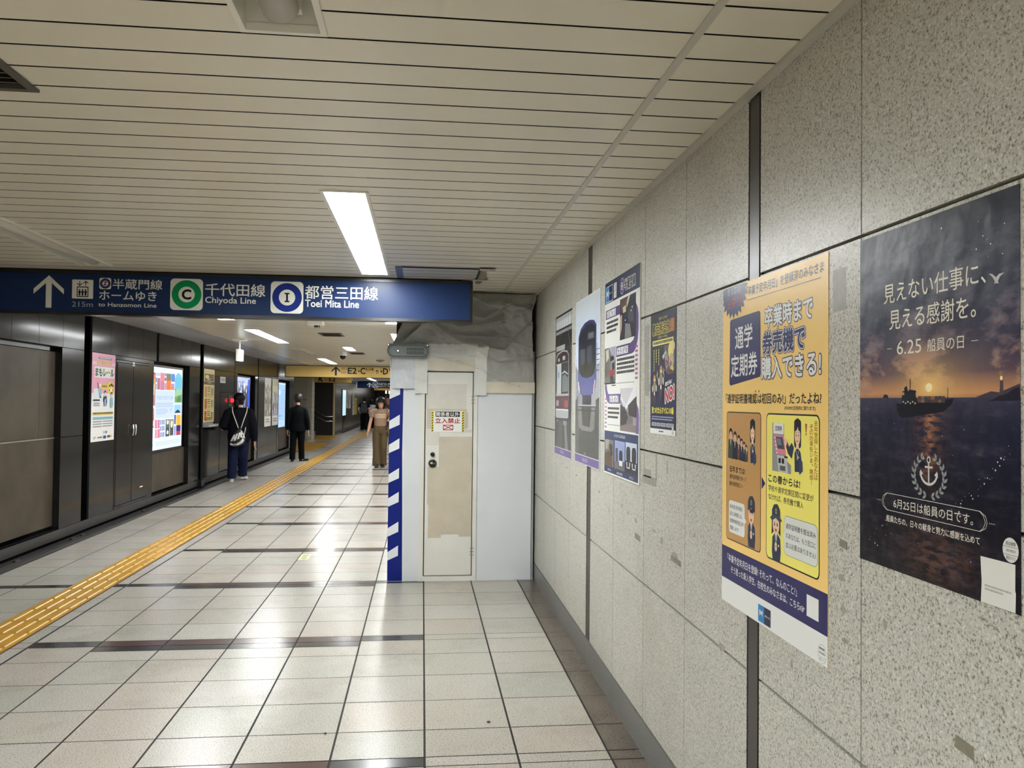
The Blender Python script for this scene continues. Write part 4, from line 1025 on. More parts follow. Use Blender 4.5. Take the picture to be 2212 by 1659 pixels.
b.ell(.664, .972, .022, .023, ink(160, 160, 156), 2, 30); b.ell(.664, .972, .021, .022, WHT, 3, 30); b.rect(.643, .964, .685, .9648, ink(150, 150, 146), 4); b.rect(.643, .979, .685, .9798, ink(150, 150, 146), 4); b.smallprint(.650, .957, .678, .963, 1, ink(120, 120, 118), 4, .8); b.smallprint(.648, .968, .680, .974, 1, ink(150, 150, 148), 4, .8); b.text('東京メトロ', .651, .982, .677, .989, ink(100, 100, 98), 4); b.flush('posting_stamp', t)

# ---------------- sea poster
def sea_material():
    m, nt, bs = newmat('sea_painting')
    g = N(nt, 'ShaderNodeNewGeometry'); sx = N(nt, 'ShaderNodeSeparateXYZ'); nt.links.new(g.outputs['Position'], sx.inputs[0])
    def ma(op, a, b=None, c=None):
        n = N(nt, 'ShaderNodeMath'); n.operation = op
        for i, x in enumerate((a, b, c)):
            if x is None: continue
            if isinstance(x, (int, float)): n.inputs[i].default_value = x
            else: nt.links.new(x, n.inputs[i])
        return n.outputs[0]
    u = ma('DIVIDE', ma('SUBTRACT', 1.716, sx.outputs['Y']), .488); v = ma('DIVIDE', ma('SUBTRACT', 1.886, sx.outputs['Z']), .705)
    cv = N(nt, 'ShaderNodeCombineXYZ'); nt.links.new(u, cv.inputs[0]); nt.links.new(v, cv.inputs[1])
    def tex(sc, sx_, sy_, det, rgh=.6):
        mp = N(nt, 'ShaderNodeMapping'); mp.inputs['Scale'].default_value = (sx_, sy_, 1); nt.links.new(cv.outputs[0], mp.inputs[0])
        n = N(nt, 'ShaderNodeTexNoise'); n.inputs['Scale'].default_value = sc; n.inputs['Detail'].default_value = det; n.inputs['Roughness'].default_value = rgh
        nt.links.new(mp.outputs[0], n.inputs['Vector']); return n.outputs['Fac']
    def ramp(f, stops):
        r = N(nt, 'ShaderNodeValToRGB'); e = r.color_ramp.elements
        e[0].position, e[0].color = stops[0][0], lin(stops[0][1]); e[1].position, e[1].color = stops[1][0], lin(stops[1][1])
        for p, c in stops[2:]: x = e.new(p); x.color = lin(c)
        nt.links.new(f, r.inputs[0]); return r.outputs[0]
    def mix(f, a, b_, mode='MIX'):
        x = N(nt, 'ShaderNodeMixRGB'); x.blend_type = mode
        if isinstance(f, (int, float)): x.inputs[0].default_value = f
        else: nt.links.new(f, x.inputs[0])
        for i, c in ((1, a), (2, b_)):
            if isinstance(c, tuple): x.inputs[i].default_value = lin(c)
            else: nt.links.new(c, x.inputs[i])
        return x.outputs[0]
    sky = ramp(v, [(0, (16, 18, 30)), (.10, (26, 28, 46)), (.25, (36, 38, 62)), (.36, (46, 42, 70)), (.43, (84, 66, 82)), (.485, (196, 140, 96)), (.5, (150, 104, 88))])
    c1 = tex(3.2, 1.0, 2.6, 7, .62); cl = ma('MULTIPLY', ma('SUBTRACT', ma('MULTIPLY', c1, 1.0), .47), 9.0)
    clm = N(nt, 'ShaderNodeClamp'); nt.links.new(cl, clm.inputs[0])
    ccol = ramp(v, [(0, (26, 28, 44)), (.20, (96, 94, 108)), (.34, (126, 108, 116)), (.43, (214, 166, 128)), (.5, (120, 90, 84))])
    sky = mix(ma('MULTIPLY', clm.outputs[0], .8), sky, ccol)
    # glow of the painted sun
    du = ma('MULTIPLY', ma('SUBTRACT', u, .51), 1.0); dv = ma('MULTIPLY', ma('SUBTRACT', v, .470), 2.6)
    d = ma('SQRT', ma('ADD', ma('MULTIPLY', du, du), ma('MULTIPLY', dv, dv)))
    gl = ma('EXPONENT', ma('MULTIPLY', d, -9.0))
    sky = mix(gl, sky, (255, 206, 120))
    sea = ramp(v, [(.495, (54, 52, 74)), (.56, (28, 30, 52)), (.75, (14, 15, 30)), (1, (8, 9, 18))])
    wv = tex(7.0, 1.0, 4.2, 8, .65); wr_ = ramp(wv, [(0, (0, 0, 0)), (.50, (0, 0, 0)), (.62, (60, 54, 66)), (.75, (140, 120, 112))])
    wst = N(nt, 'ShaderNodeMath'); sea = mix(.8, sea, wr_, 'ADD') if False else mix(.42, sea, wr_, 'SCREEN')
    gd = ma('ABSOLUTE', ma('SUBTRACT', ma('ADD', u, ma('MULTIPLY', ma('SUBTRACT', wv, .5), .16)), .51)); tr_ = ma('EXPONENT', ma('MULTIPLY', gd, -26.0)); fade = N(nt, 'ShaderNodeMapRange'); fade.inputs[1].default_value = .5; fade.inputs[2].default_value = .76; fade.inputs[3].default_value = .85; fade.inputs[4].default_value = 0; nt.links.new(v, fade.inputs[0])
    rip = N(nt, 'ShaderNodeMapRange'); rip.inputs[1].default_value = .42; rip.inputs[2].default_value = .58; nt.links.new(tex(16, 1, 5, 4), rip.inputs[0])
    sea = mix(ma('MULTIPLY', ma('MULTIPLY', tr_, fade.outputs[0]), rip.outputs[0]), sea, (226, 150, 84))
    patch = ma('EXPONENT', ma('MULTIPLY', ma('ADD', ma('MULTIPLY', ma('SUBTRACT', u, .55), ma('SUBTRACT', u, .55)), ma('MULTIPLY', ma('MULTIPLY', ma('SUBTRACT', v, .925), ma('SUBTRACT', v, .925)), 9.0)), -22.0))
    sea = mix(ma('MULTIPLY', ma('MULTIPLY', patch, .32), rip.outputs[0]), sea, (150, 104, 84))
    isw = ma('GREATER_THAN', v, .497)
    col = mix(isw, sky, sea)
    nt.links.new(col, bs.inputs['Base Color']); bs.inputs['Roughness'].default_value = .34; bs.inputs['Specular IOR Level'].default_value = .25
    n = N(nt, 'ShaderNodeTexNoise'); n.inputs['Scale'].default_value = 9; n.inputs['Detail'].default_value = 3; nt.links.new(g.outputs['Position'], n.inputs['Vector'])
    bp = N(nt, 'ShaderNodeBump'); bp.inputs['Strength'].default_value = .22; bp.inputs['Distance'].default_value = .02; nt.links.new(n.outputs['Fac'], bp.inputs['Height']); nt.links.new(bp.outputs['Normal'], bs.inputs['Normal'])
    return m
t, b = wall_board(1.716, 1.886, .488, .705, .0015, sea_material(), 'poster', 'dark blue poster of a cargo ship at sunset on the stone wall, nearest the viewer')
IV = ink(236, 230, 212); SIL, SIL2 = ink(20, 20, 30), ink(34, 34, 46)
b.text('見えない仕事に、', .094, .112, .408, .153, IV, 2, .006); b.text('見える感謝を。', .115, .168, .382, .209, IV, 2, .006); b.flush('headline', t)
b.text('6.25', .142, .234, .224, .262, IV, 2, .0); b.text('船員の日', .243, .237, .350, .262, IV, 2, .0); b.rect(.107, .2475, .124, .2485, IV, 2); b.rect(.370, .2495, .388, .2505, IV, 2); b.flush('date_lettering', t)
b.poly([(.415, .137), (.424, .139), (.433, .146), (.441, .141), (.453, .141), (.443, .146), (.438, .153), (.440, .158), (.434, .156), (.429, .157), (.430, .152), (.424, .144)], ink(200, 196, 196), 2); b.flush('seagull_drawing', t)
b.ell(.248, .331, .0105, .0085, ink(255, 240, 190), 2, 24); b.flush('sun_disc', t)
b.poly([(.141, .362), (.180, .362), (.300, .355), (.322, .352), (.316, .362), (.292, .377), (.160, .392), (.146, .384)], SIL, 3)
b.poly([(.158, .362), (.160, .345), (.168, .345), (.168, .330), (.176, .326), (.180, .338), (.184, .338), (.184, .334), (.206, .336), (.206, .346), (.212, .362)], SIL2, 3)
b.rect(.1865, .312, .1885, .336, SIL2, 3); b.rect(.162, .337, .208, .3395, SIL, 4); b.rect(.304, .332, .3055, .356, SIL2, 3)
for k in range(8):
    for j in range(2): b.rect(.214+.0105*k, .3475+.0065*j, .2238+.0105*k, .3535+.0065*j, ink(*[(92, 64, 56), (120, 96, 80), (70, 70, 82), (104, 74, 62), (134, 110, 92), (80, 60, 58), (66, 60, 70), (96, 70, 60)][(k+3*j) % 8]), 4)
for k in range(6): b.rect(.163+.008*k, .357+.003*(k % 2), .167+.008*k, .360+.003*(k % 2), ink(220, 200, 160), 5)
b.poly([(.090, .350), (.096, .343), (.108, .344), (.112, .352)], SIL2, 2); b.flush('cargo_ship_drawing', t)
b.poly([(.412, .357), (.430, .352), (.442, .347), (.460, .344), (.475, .336), (.488, .334), (.488, .356)], SIL2, 2); b.poly([(.380, .350), (.40, .345), (.42, .340), (.44, .342), (.488, .328), (.488, .352)], ink(74, 62, 76), 1); b.poly([(.4425, .322), (.4485, .322), (.450, .347), (.441, .347)], ink(76, 70, 78), 3); b.ell(.4455, .318, .0035, .004, ink(255, 226, 160), 3, 12); b.flush('lighthouse_drawing', t)
SV = ink(206, 206, 204)
b.ell(.2475, .470, .006, .007, SV, 3, 18); b.ell(.2475, .470, .003, .004, SIL, 4, 14); b.rect(.2455, .476, .2495, .518, SV, 3); b.rect(.2355, .482, .2595, .486, SV, 3)
for k in (-1, 1):
    ar = [(.2475+k*.026*math.sin(a), .494+.023*math.cos(a)) for a in [i*.26 for i in range(7)]]
    b.line(ar, .005, SV, 3); b.poly([(.2475+k*.026, .490), (.2475+k*.0285, .502), (.2475+k*.017, .498)], SV, 3)
    for i in range(9):
        a = .15+i*.29; r = .052
        cu, cv = .2475+k*.047*math.sin(a*1.05), .500+.040*math.cos(a)
        for q in (-1, 1):
            an = math.atan2(-math.sin(a)*.040, k*math.cos(a)*.047)+q*.55
            b.poly([(cu, cv), (cu+.007*math.cos(an)-.0034*math.sin(an), cv+.007*math.sin(an)+.0034*math.cos(an)), (cu+.0145*math.cos(an), cv+.0145*math.sin(an)), (cu+.007*math.cos(an)+.0034*math.sin(an), cv+.007*math.sin(an)-.0034*math.cos(an))], ink(150, 152, 152), 3)
b.flush('anchor_emblem', t)
for o_, l in ((0, 2), (.0045, 2)):
    b.line([(.106, .549), (.392, .549)], .0010, IV, 2); b.line([(.106, .584), (.392, .584)], .0010, IV, 2)
    b.line([(.106+o_*.3, .549), (.092+o_*1.2, .556), (.088+o_, .5665), (.092+o_*1.2, .577), (.106+o_*.3, .584)], .0009, IV, 2); b.line([(.392-o_*.3, .549), (.406-o_*1.2, .556), (.410-o_, .5665), (.406-o_*1.2, .577), (.392-o_*.3, .584)], .0009, IV, 2)
for k in range(4): b.ell(.082-.004*k, .5665, .0009, .0011, IV, 2, 8); b.ell(.416+.004*k, .5665, .0009, .0011, IV, 2, 8)
b.text('6月25日は船員の日です。', .130, .557, .374, .577, IV, 2, .0); b.flush('banner', t)
b.text('船員たちの、日々の献身と努力に感謝を込めて', .104, .594, .391, .608, IV, 2, .012); b.flush('thanks_lettering', t)
rnd = random.Random(11)
for k in range(70):
    if k < 34: a = k/33; uu = .30+.165*a+rnd.gauss(0, .004); vv = .565-.10*a**1.4-.03*a+rnd.gauss(0, .006)
    elif k < 48: a = (k-34)/14; uu = .03+.12*a+rnd.gauss(0, .008); vv = .66-.065*a+rnd.gauss(0, .010)
    elif k < 58: uu, vv = .28+.19*rnd.random(), .03+.08*rnd.random()
    else: uu, vv = .02+.44*rnd.random(), .40+.28*rnd.random()
    s = .0006+.0012*rnd.random()**2
    b.ell(min(.484, uu), vv, s, s, ink(240, 236, 226), 2, 8)
b.flush('sparkles', t)
b.ell(.466, .603, .0185, .0205, ink(224, 224, 218), 3, 32); b.rect(.4485, .5975, .4835, .5983, ink(130, 130, 128), 4); b.rect(.4485, .6105, .4835, .6113, ink(130, 130, 128), 4)
b.text('掲出期限', .455, .589, .478, .5955, ink(80, 80, 80), 4, .01); b.smallprint(.456, .602, .478, .608, 1, ink(170, 170, 168), 4, .7); b.text('東京メトロ', .456, .6128, .477, .619, ink(70, 70, 70), 4, .01); b.flush('posting_stamp', t)
b.poly([(.393, .626), (.434, .6253), (.477, .625), (.4765, .668), (.478, .672), (.477, .704), (.394, .7045), (.396, .668)], ink(226, 224, 216), 3); b.smallprint(.404, .672, .468, .684, 2, ink(176, 174, 168), 4, .55, .7); b.flush('white_code_card', t)

# ---------------- narrow dark police-hotline poster
DKB = ink(36, 38, 72)
t, b = wall_board(3.392, 1.892, .350, .500, .0015, DKB, 'poster', 'narrow dark navy poster reading NO with motorcycles and yellow lettering')
b.rect(0, .0, .35, .20, ink(34, 34, 46), 1); b.flush('dark_upper_ground', t); b.rect(0, .478, .35, .500, WHT, 1); b.flush('white_foot_band', t)
YW, ORG = ink(232, 216, 96), ink(206, 128, 60)
b.scribble(.116, .018, .170, .031, 5, YW, 2); b.scribble(.178, .018, .236, .031, 4, YW, 2); b.text('暴走族追放', .026, .041, .270, .088, BLK, 3, .03, out=YW, outw=.10); b.scribble(.278, .040, .326, .063, 2, ink(150, 84, 40), 4, out=ORG); b.scribble(.278, .065, .326, .088, 2, ink(150, 84, 40), 4, out=ORG); b.scribble(.106, .096, .160, .107, 4, YW, 2); b.rect(.166, .101, .178, .1025, YW, 2); b.scribble(.184, .096, .246, .107, 5, YW, 2); b.flush('title', t)
b.rrect(.030, .112, .318, .134, .004, ink(238, 226, 130), 2); b.smallprint(.040, .117, .310, .131, 1, ink(90, 84, 50), 3, .8); b.flush('yellow_bar', t)
for u, v1 in ((.046, .246), (.080, .213), (.115, .228)):
    for k in range(int((v1-.149)/.0115)): b.rect(u, .149+.0115*k, u+.010, .149+.0115*k+.009, ink(206, 200, 120), 2)
b.flush('vertical_lettering', t)
b.poly([(.190, .140), (.336, .136), (.338, .235), (.315, .256), (.250, .258), (.215, .245)], ink(92, 92, 104), 2); b.ell(.285, .165, .035, .034, ink(232, 216, 120), 3); b.ell(.316, .148, .020, .018, ink(222, 206, 140), 4); b.poly([(.170, .182), (.222, .160), (.228, .168), (.182, .196)], ink(200, 200, 204), 3); b.poly([(.198, .176), (.240, .170), (.262, .215), (.226, .240)], ink(150, 150, 158), 3); b.poly([(.220, .196), (.265, .214), (.262, .222), (.216, .206)], ink(170, 50, 50), 4); b.poly([(.225, .218), (.262, .192), (.266, .198), (.230, .226)], ink(170, 50, 50), 4); b.ell(.292, .205, .032, .030, ink(196, 178, 150), 3); b.ell(.285, .218, .014, .013, ink(120, 124, 130), 4); b.ell(.300, .236, .022, .012, ink(210, 196, 110), 4); b.ell(.280, .248, .030, .010, ink(110, 70, 56), 4); b.flush('photo_collage', t)
for u, v, s in ((.155, .222, 1.0), (.062, .258, .88)):
    b.ell(u, v+.018*s, .018*s, .022*s, ink(222, 206, 160), 3); b.poly([(u-.015*s, v), (u+.006*s, v-.006*s), (u+.017*s, v+.014*s), (u-.012*s, v+.016*s)], ink(200, 140, 60), 4); b.ell(u, v+.052*s, .024*s, .028*s, ink(150, 138, 120), 3); b.ell(u-.030*s, v+.062*s, .009*s, .016*s, ink(210, 206, 196), 4); b.ell(u+.032*s, v+.060*s, .009*s, .016*s, ink(210, 206, 196), 4); b.poly([(u-.020*s, v+.075*s), (u+.022*s, v+.075*s), (u+.016*s, v+.135*s), (u-.014*s, v+.135*s)], ink(84, 66, 58), 3); b.ell(u, v+.085*s, .008*s, .010*s, ink(240, 236, 226), 5); b.ell(u, v+.128*s, .010*s, .022*s, ink(60, 54, 56), 4)
for u, v in ((.098, .236), (.188, .226)): b.poly([(u, v), (u+.012, v+.014), (u+.003, v+.020), (u+.016, v+.046), (u-.008, v+.020), (u+.002, v+.015)], YW, 3)
b.flush('motorbike_drawing', t)
b.text('暴走行為に', .212, .289, .302, .305, WHT, 2, .04, tilt=-.14); b.text('NO!', .214, .320, .330, .370, ink(196, 40, 52), 3, .05, out=WHT, outw=.15, tilt=-.16); b.flush('no_lettering', t)
b.text('見つけたらすぐに110番', .024, .389, .325, .415, ink(240, 226, 70), 2, .05); b.flush('hotline_lettering', t)
b.smallprint(.024, .426, .324, .446, 2, ink(156, 160, 190), 2, .55, .95); b.flush('small_print', t)
for u0, u1 in ((.024, .090), (.097, .148), (.155, .220), (.229, .326)): b.rrect(u0, .453, u1, .4675, .003, ink(196, 204, 200), 2); b.smallprint(u0+.006, .456, u1-.006, .466, 2, ink(70, 90, 86), 3, .6)
b.smallprint(.128, .485, .190, .493, 1, ink(110, 110, 108), 2, .7); b.ell(.314, .474, .012, .012, ink(214, 214, 208), 3, 20); b.smallprint(.304, .486, .326, .496, 2, ink(130, 130, 128), 3, .5); b.flush('footer_marks', t)

# ---------------- three stiff boards about the purple line
PUR, PURL, NVY = ink(90, 68, 120), ink(110, 92, 146), ink(28, 36, 70)
# info board
t, b = wall_board(4.257, 2.151, .700, 1.000, .006, ink(232, 232, 226), 'display_board', 'tall white board with navy header and purple ribbon beside the blue train board', 'display board')
b.rect(0, 0, .700, .111, NVY, 1); b.rect(.020, .022, .174, .106, WHT, 2); b.rect(.024, .025, .090, .103, ink(56, 128, 184), 3); b.rect(.093, .025, .170, .103, NVY, 3); mlogo(.057, .063, .024, WHT, 4); b.text('東京メトロ', .101, .058, .163, .069, WHT, 4)
b.scribble(.200, .026, .256, .060, 2, ink(90, 100, 130), 3, out=WHT); b.scribble(.200, .066, .256, .098, 2, ink(90, 100, 130), 3, out=WHT)
b.ell(.370, .061, .040, .040, WHT, 2, 36); b.ell(.370, .061, .037, .037, PUR, 3, 36); b.ell(.370, .061, .018, .020, WHT, 4, 30); b.text('Z', .362, .050, .378, .072, BLK, 5, .06); b.text('半蔵門線', .420, .038, .624, .089, BLK, 3, .04, out=WHT, outw=.13); b.flush('header', t)
# ribbon
b.rect(.018, .147, .340, .194, PUR, 1); b.poly([(.600, .165), (.640, .178), (.668, .200), (.680, .232), (.680, .300), (.668, .345), (.640, .380), (.600, .397), (.560, .402), (.258, .404), (.258, .350), (.540, .350), (.590, .340), (.612, .320), (.620, .280), (.620, .20)], PUR, 1)
b.flush('purple_ribbon', t); b.poly([(.010, .537), (.052, .537), (.062, .565), (.085, .584), (.115, .588), (.350, .588), (.350, .636), (.115, .637), (.065, .625), (.032, .598), (.012, .560)], PURL, 1); b.flush('purple_ribbon', t); b.poly([(.640, .62), (.690, .66), (.697, .70), (.697, .772), (.640, .772)], PURL, 1); b.flush('purple_ribbon', t)
for r in ((.045, .155, .238, .186), (.278, .361, .490, .392), (.122, .598, .308, .628)): b.scribble(*r, 4, ink(60, 48, 90), 3, out=WHT)
b.flush('ribbon_lettering', t)
b.smallprint(.040, .209, .294, .279, 3, ink(70, 70, 72), 2, .55, .85); b.smallprint(.272, .413, .612, .497, 4, ink(70, 70, 72), 2, .6); b.smallprint(.082, .655, .330, .722, 3, ink(80, 80, 80), 2, .5, .9); b.rect(.260, .534, .614, .536, ink(70, 70, 72), 2); b.rect(.083, .744, .366, .746, ink(70, 70, 72), 2); b.smallprint(.165, .541, .250, .549, 1, ink(60, 60, 60), 2, .7); b.flush('small_print', t)
for k in range(8): b.rect(.626, .369+.0205*k, .672, .369+.0205*k+.010, ink(160, 96, 138), 2); b.rect(.018, .608+.0208*k, .058, .608+.0208*k+.009, ink(170, 120, 160), 2)
b.rect(.645, .37, .648, .53, ink(230, 190, 210), 1); b.rect(.671, .37, .674, .53, ink(230, 190, 210), 1); b.flush('track_marks', t)
# photo of a dark platform
b.rect(.332, .124, .633, .325, ink(38, 36, 42), 2); b.poly([(.345, .128), (.47, .125), (.455, .165), (.39, .172), (.345, .20)], ink(96, 74, 66), 3); b.poly([(.39, .168), (.452, .162), (.452, .195), (.392, .196)], ink(200, 184, 140), 4); b.poly([(.462, .152), (.49, .125), (.53, .125), (.50, .155), (.465, .178)], ink(196, 186, 160), 4); b.poly([(.335, .21), (.375, .20), (.370, .27), (.335, .31)], ink(188, 160, 132), 3); b.poly([(.39, .20), (.46, .20), (.47, .325), (.42, .325)], ink(30, 36, 60), 3); b.poly([(.44, .25), (.53, .26), (.56, .323), (.43, .325)], ink(128, 128, 122), 4); b.poly([(.49, .185), (.60, .17), (.61, .26), (.50, .25)], ink(58, 58, 66), 3)
for u, v in ((.57, .185), (.44, .235), (.55, .20)): b.ell(u, v, .008, .004, ink(240, 240, 240), 5, 10)
for k in range(6): b.rect(.50+.018*k, .19, .507+.018*k, .25, ink(92, 92, 100), 4)
b.flush('platform_photo', t)
b.rect(.002, .346, .248, .536, ink(120, 118, 116), 2); b.poly([(.10, .346), (.248, .346), (.248, .42), (.18, .40)], ink(164, 166, 180), 3); b.poly([(.03, .36), (.09, .352), (.10, .40), (.04, .42)], ink(206, 196, 180), 3); b.poly([(.13, .395), (.20, .39), (.235, .43), (.14, .44)], ink(36, 32, 34), 4); b.poly([(.14, .42), (.23, .41), (.235, .50), (.14, .52)], ink(150, 146, 150), 4); b.poly([(.17, .43), (.225, .425), (.225, .46), (.175, .47)], ink(50, 54, 66), 5); b.poly([(.10, .465), (.22, .46), (.225, .49), (.12, .498)], ink(158, 70, 74), 6); b.poly([(.12, .49), (.20, .485), (.21, .533), (.14, .533)], ink(70, 68, 72), 5); b.rect(.002, .528, .248, .536, ink(30, 30, 32), 6)
for k in range(5): b.rect(.012+.022*k, .42, .02+.022*k, .50, ink(60+15*k, 56+14*k, 54+12*k), 4)
b.flush('ceremony_photo', t)
b.rect(.352, .562, .655, .768, ink(158, 152, 156), 2); b.poly([(.352, .562), (.60, .562), (.50, .63), (.42, .66), (.37, .62)], ink(206, 202, 206), 3); b.poly([(.60, .562), (.655, .562), (.655, .60), (.46, .665), (.45, .65)], ink(232, 232, 234), 4); b.poly([(.50, .645), (.655, .60), (.655, .70), (.52, .69)], ink(64, 58, 62), 4); b.poly([(.352, .64), (.45, .655), (.50, .70), (.45, .745), (.352, .75)], ink(84, 78, 82), 4); b.poly([(.352, .745), (.46, .735), (.655, .735), (.655, .768), (.352, .768)], ink(132, 118, 116), 5)
for k in range(9): b.rect(.37+.026*k, .66+.003*k, .377+.026*k, .735, ink(40, 38, 42), 6)
for k in range(4): b.ell(.37+.03*k, .61+.012*k, .010, .012, ink(236, 236, 238), 6, 10)
b.flush('interior_photo', t)
b.rect(.009, .778, .690, .992, ink(46, 58, 98), 1); b.scribble(.221, .790, .454, .805, 9, WHT, 2); b.scribble(.088, .972, .166, .984, 5, WHT, 2); b.scribble(.286, .974, .405, .986, 7, WHT, 2); b.scribble(.535, .974, .612, .986, 4, WHT, 2); b.flush('footer_panel', t)
b.rect(.026, .822, .218, .960, ink(122, 116, 106), 2); b.poly([(.03, .90), (.11, .88), (.18, .90), (.19, .958), (.04, .958)], ink(96, 72, 58), 3); b.poly([(.12, .845), (.19, .845), (.20, .90), (.15, .905)], ink(60, 54, 52), 3); b.poly([(.03, .825), (.13, .825), (.09, .87), (.03, .88)], ink(160, 156, 146), 3)
b.rect(.242, .820, .446, .961, ink(150, 162, 206), 2); b.rrect(.335, .865, .405, .925, .02, ink(52, 50, 62), 3); b.poly([(.335, .915), (.405, .915), (.40, .94), (.34, .94)], ink(220, 222, 228), 4); b.poly([(.26, .86), (.31, .855), (.315, .92), (.26, .93)], ink(84, 80, 96), 3); b.poly([(.242, .925), (.446, .915), (.446, .961), (.242, .961)], ink(112, 108, 110), 3)
b.rect(.462, .818, .668, .960, ink(196, 208, 222), 2); b.rect(.462, .905, .668, .960, ink(56, 54, 58), 3)
for u in (.515, .618): b.rrect(u-.038, .838, u+.038, .912, .022, ink(44, 44, 54), 4); b.poly([(u-.038, .912), (u+.038, .912), (u+.028, .940), (u-.028, .940)], ink(214, 216, 220), 4); b.rect(u-.02, .912, u+.02, .934, ink(60, 60, 66), 5)
b.flush('train_photos', t)
# blue train board
t, b = wall_board(5.090, 2.150, .712, 1.002, .006, ink(226, 230, 236), 'display_board', 'tall board picturing a blue violet train front under a pale sky', 'display board')
b.grad(.006, .006, .706, .46, [(206, 212, 218), (204, 214, 226), (206, 218, 234), (214, 224, 238), (222, 230, 242)], 1); b.rect(.006, .46, .706, .56, ink(196, 200, 206), 1); b.poly([(.006, .40), (.10, .44), (.10, .60), (.006, .62)], ink(150, 154, 160), 2); b.poly([(.706, .40), (.60, .45), (.60, .62), (.706, .60)], ink(170, 172, 178), 2); b.rect(.006, .56, .706, .951, ink(84, 82, 80), 1); b.poly([(.06, .60), (.16, .56), (.12, .95), (.006, .95)], ink(100, 98, 94), 2)
for k in range(5): b.rect(.615, .33+.03*k, .706, .334+.03*k, ink(60, 60, 66), 3)
b.rect(.64, .30, .648, .46, ink(60, 60, 66), 3); b.rect(.03, .36, .038, .50, ink(60, 60, 66), 3); b.flush('scenery_print', t)
BV, BVD, GL_ = ink(96, 99, 150), ink(60, 57, 100), ink(40, 42, 52)
b.poly([(.088, .50), (.092, .23), (.16, .18), (.28, .155), (.43, .148), (.55, .160), (.62, .19), (.628, .50), (.60, .55), (.50, .588), (.30, .592), (.15, .57)], BV, 3); b.poly([(.11, .22), (.17, .185), (.30, .158), (.43, .151), (.54, .163), (.605, .195), (.60, .24), (.115, .26)], BVD, 4)
b.poly([(.116, .235), (.20, .195), (.35, .175), (.50, .175), (.595, .205), (.603, .42), (.57, .462), (.48, .482), (.36, .488), (.22, .476), (.14, .450), (.118, .42)], GL_, 5); b.poly([(.13, .40), (.60, .405), (.565, .460), (.48, .480), (.36, .486), (.22, .474), (.145, .447)], ink(58, 56, 52), 6); b.rect(.385, .225, .56, .262, ink(86, 88, 96), 6); b.scribble(.41, .230, .54, .257, 2, ink(150, 152, 156), 7); b.rect(.16, .31, .30, .40, ink(78, 84, 92), 6); b.rect(.36, .30, .50, .40, ink(70, 74, 84), 6); b.flush('train_nose_print', t)
for s, c in ((1, .145), (-1, .556)):
    b.poly([(c-s*.045, .505), (c-s*.03, .503), (c+s*.012, .575), (c-s*.005, .572)], ink(246, 246, 250), 6); b.poly([(c-s*.01, .53), (c+s*.025, .528), (c+s*.02, .545), (c+s*.002, .548)], ink(206, 70, 50), 7)
b.poly([(.092, .56), (.235, .590), (.235, .648), (.10, .645)], ink(150, 150, 156), 3); b.poly([(.62, .555), (.495, .590), (.495, .648), (.615, .645)], ink(166, 166, 170), 3); b.rect(.235, .588, .495, .648, ink(58, 54, 70), 4); b.rect(.095, .645, .62, .652, ink(180, 180, 184), 4); b.poly([(.10, .660), (.60, .660), (.58, .78), (.50, .80), (.22, .80), (.12, .78)], ink(128, 127, 124), 3); b.poly([(.20, .660), (.50, .660), (.455, .775), (.245, .770)], ink(78, 76, 72), 4); b.rect(.085, .675, .62, .682, ink(60, 60, 60), 5); b.flush('train_skirt_print', t)
b.rect(.006, .952, .706, .998, PURL, 2); b.rect(.006, .948, .706, .952, WHT, 2); b.scribble(.236, .964, .402, .986, 6, ink(210, 204, 226), 3); b.scribble(.298, .928, .352, .942, 2, ink(200, 200, 200), 3); b.flush('caption_band', t)
# old train board
t, b = wall_board(5.885, 2.142, .665, .998, .006, ink(210, 210, 206), 'display_board', 'tall board picturing an old grey and maroon train, leftmost on the stone wall', 'display board')
b.rect(.005, .005, .660, .945, ink(52, 50, 50), 1); b.grad(.03, .02, .655, .105, [(186, 188, 190), (214, 216, 218), (206, 208, 210)], 2); b.grad(.03, .12, .655, .14, [(150, 150, 150)], 2); b.rect(.03, .15, .655, .24, ink(40, 38, 38), 2)
for k in range(7): b.rect(.05+.095*k, .015, .056+.095*k, .245, ink(64, 62, 62), 3)
b.grad(.05, .225, .40, .26, [(176, 178, 180)], 3); b.line([(.03, .30), (.25, .12)], .01, ink(120, 120, 120), 3); b.line([(.65, .30), (.50, .12)], .01, ink(120, 120, 120), 3); b.rect(.005, .73, .660, .945, ink(74, 72, 70), 2); b.poly([(.20, .75), (.32, .75), (.30, .945), (.08, .945)], ink(92, 90, 86), 3); b.poly([(.40, .75), (.46, .75), (.56, .945), (.44, .945)], ink(130, 128, 124), 3); b.flush('depot_print', t)
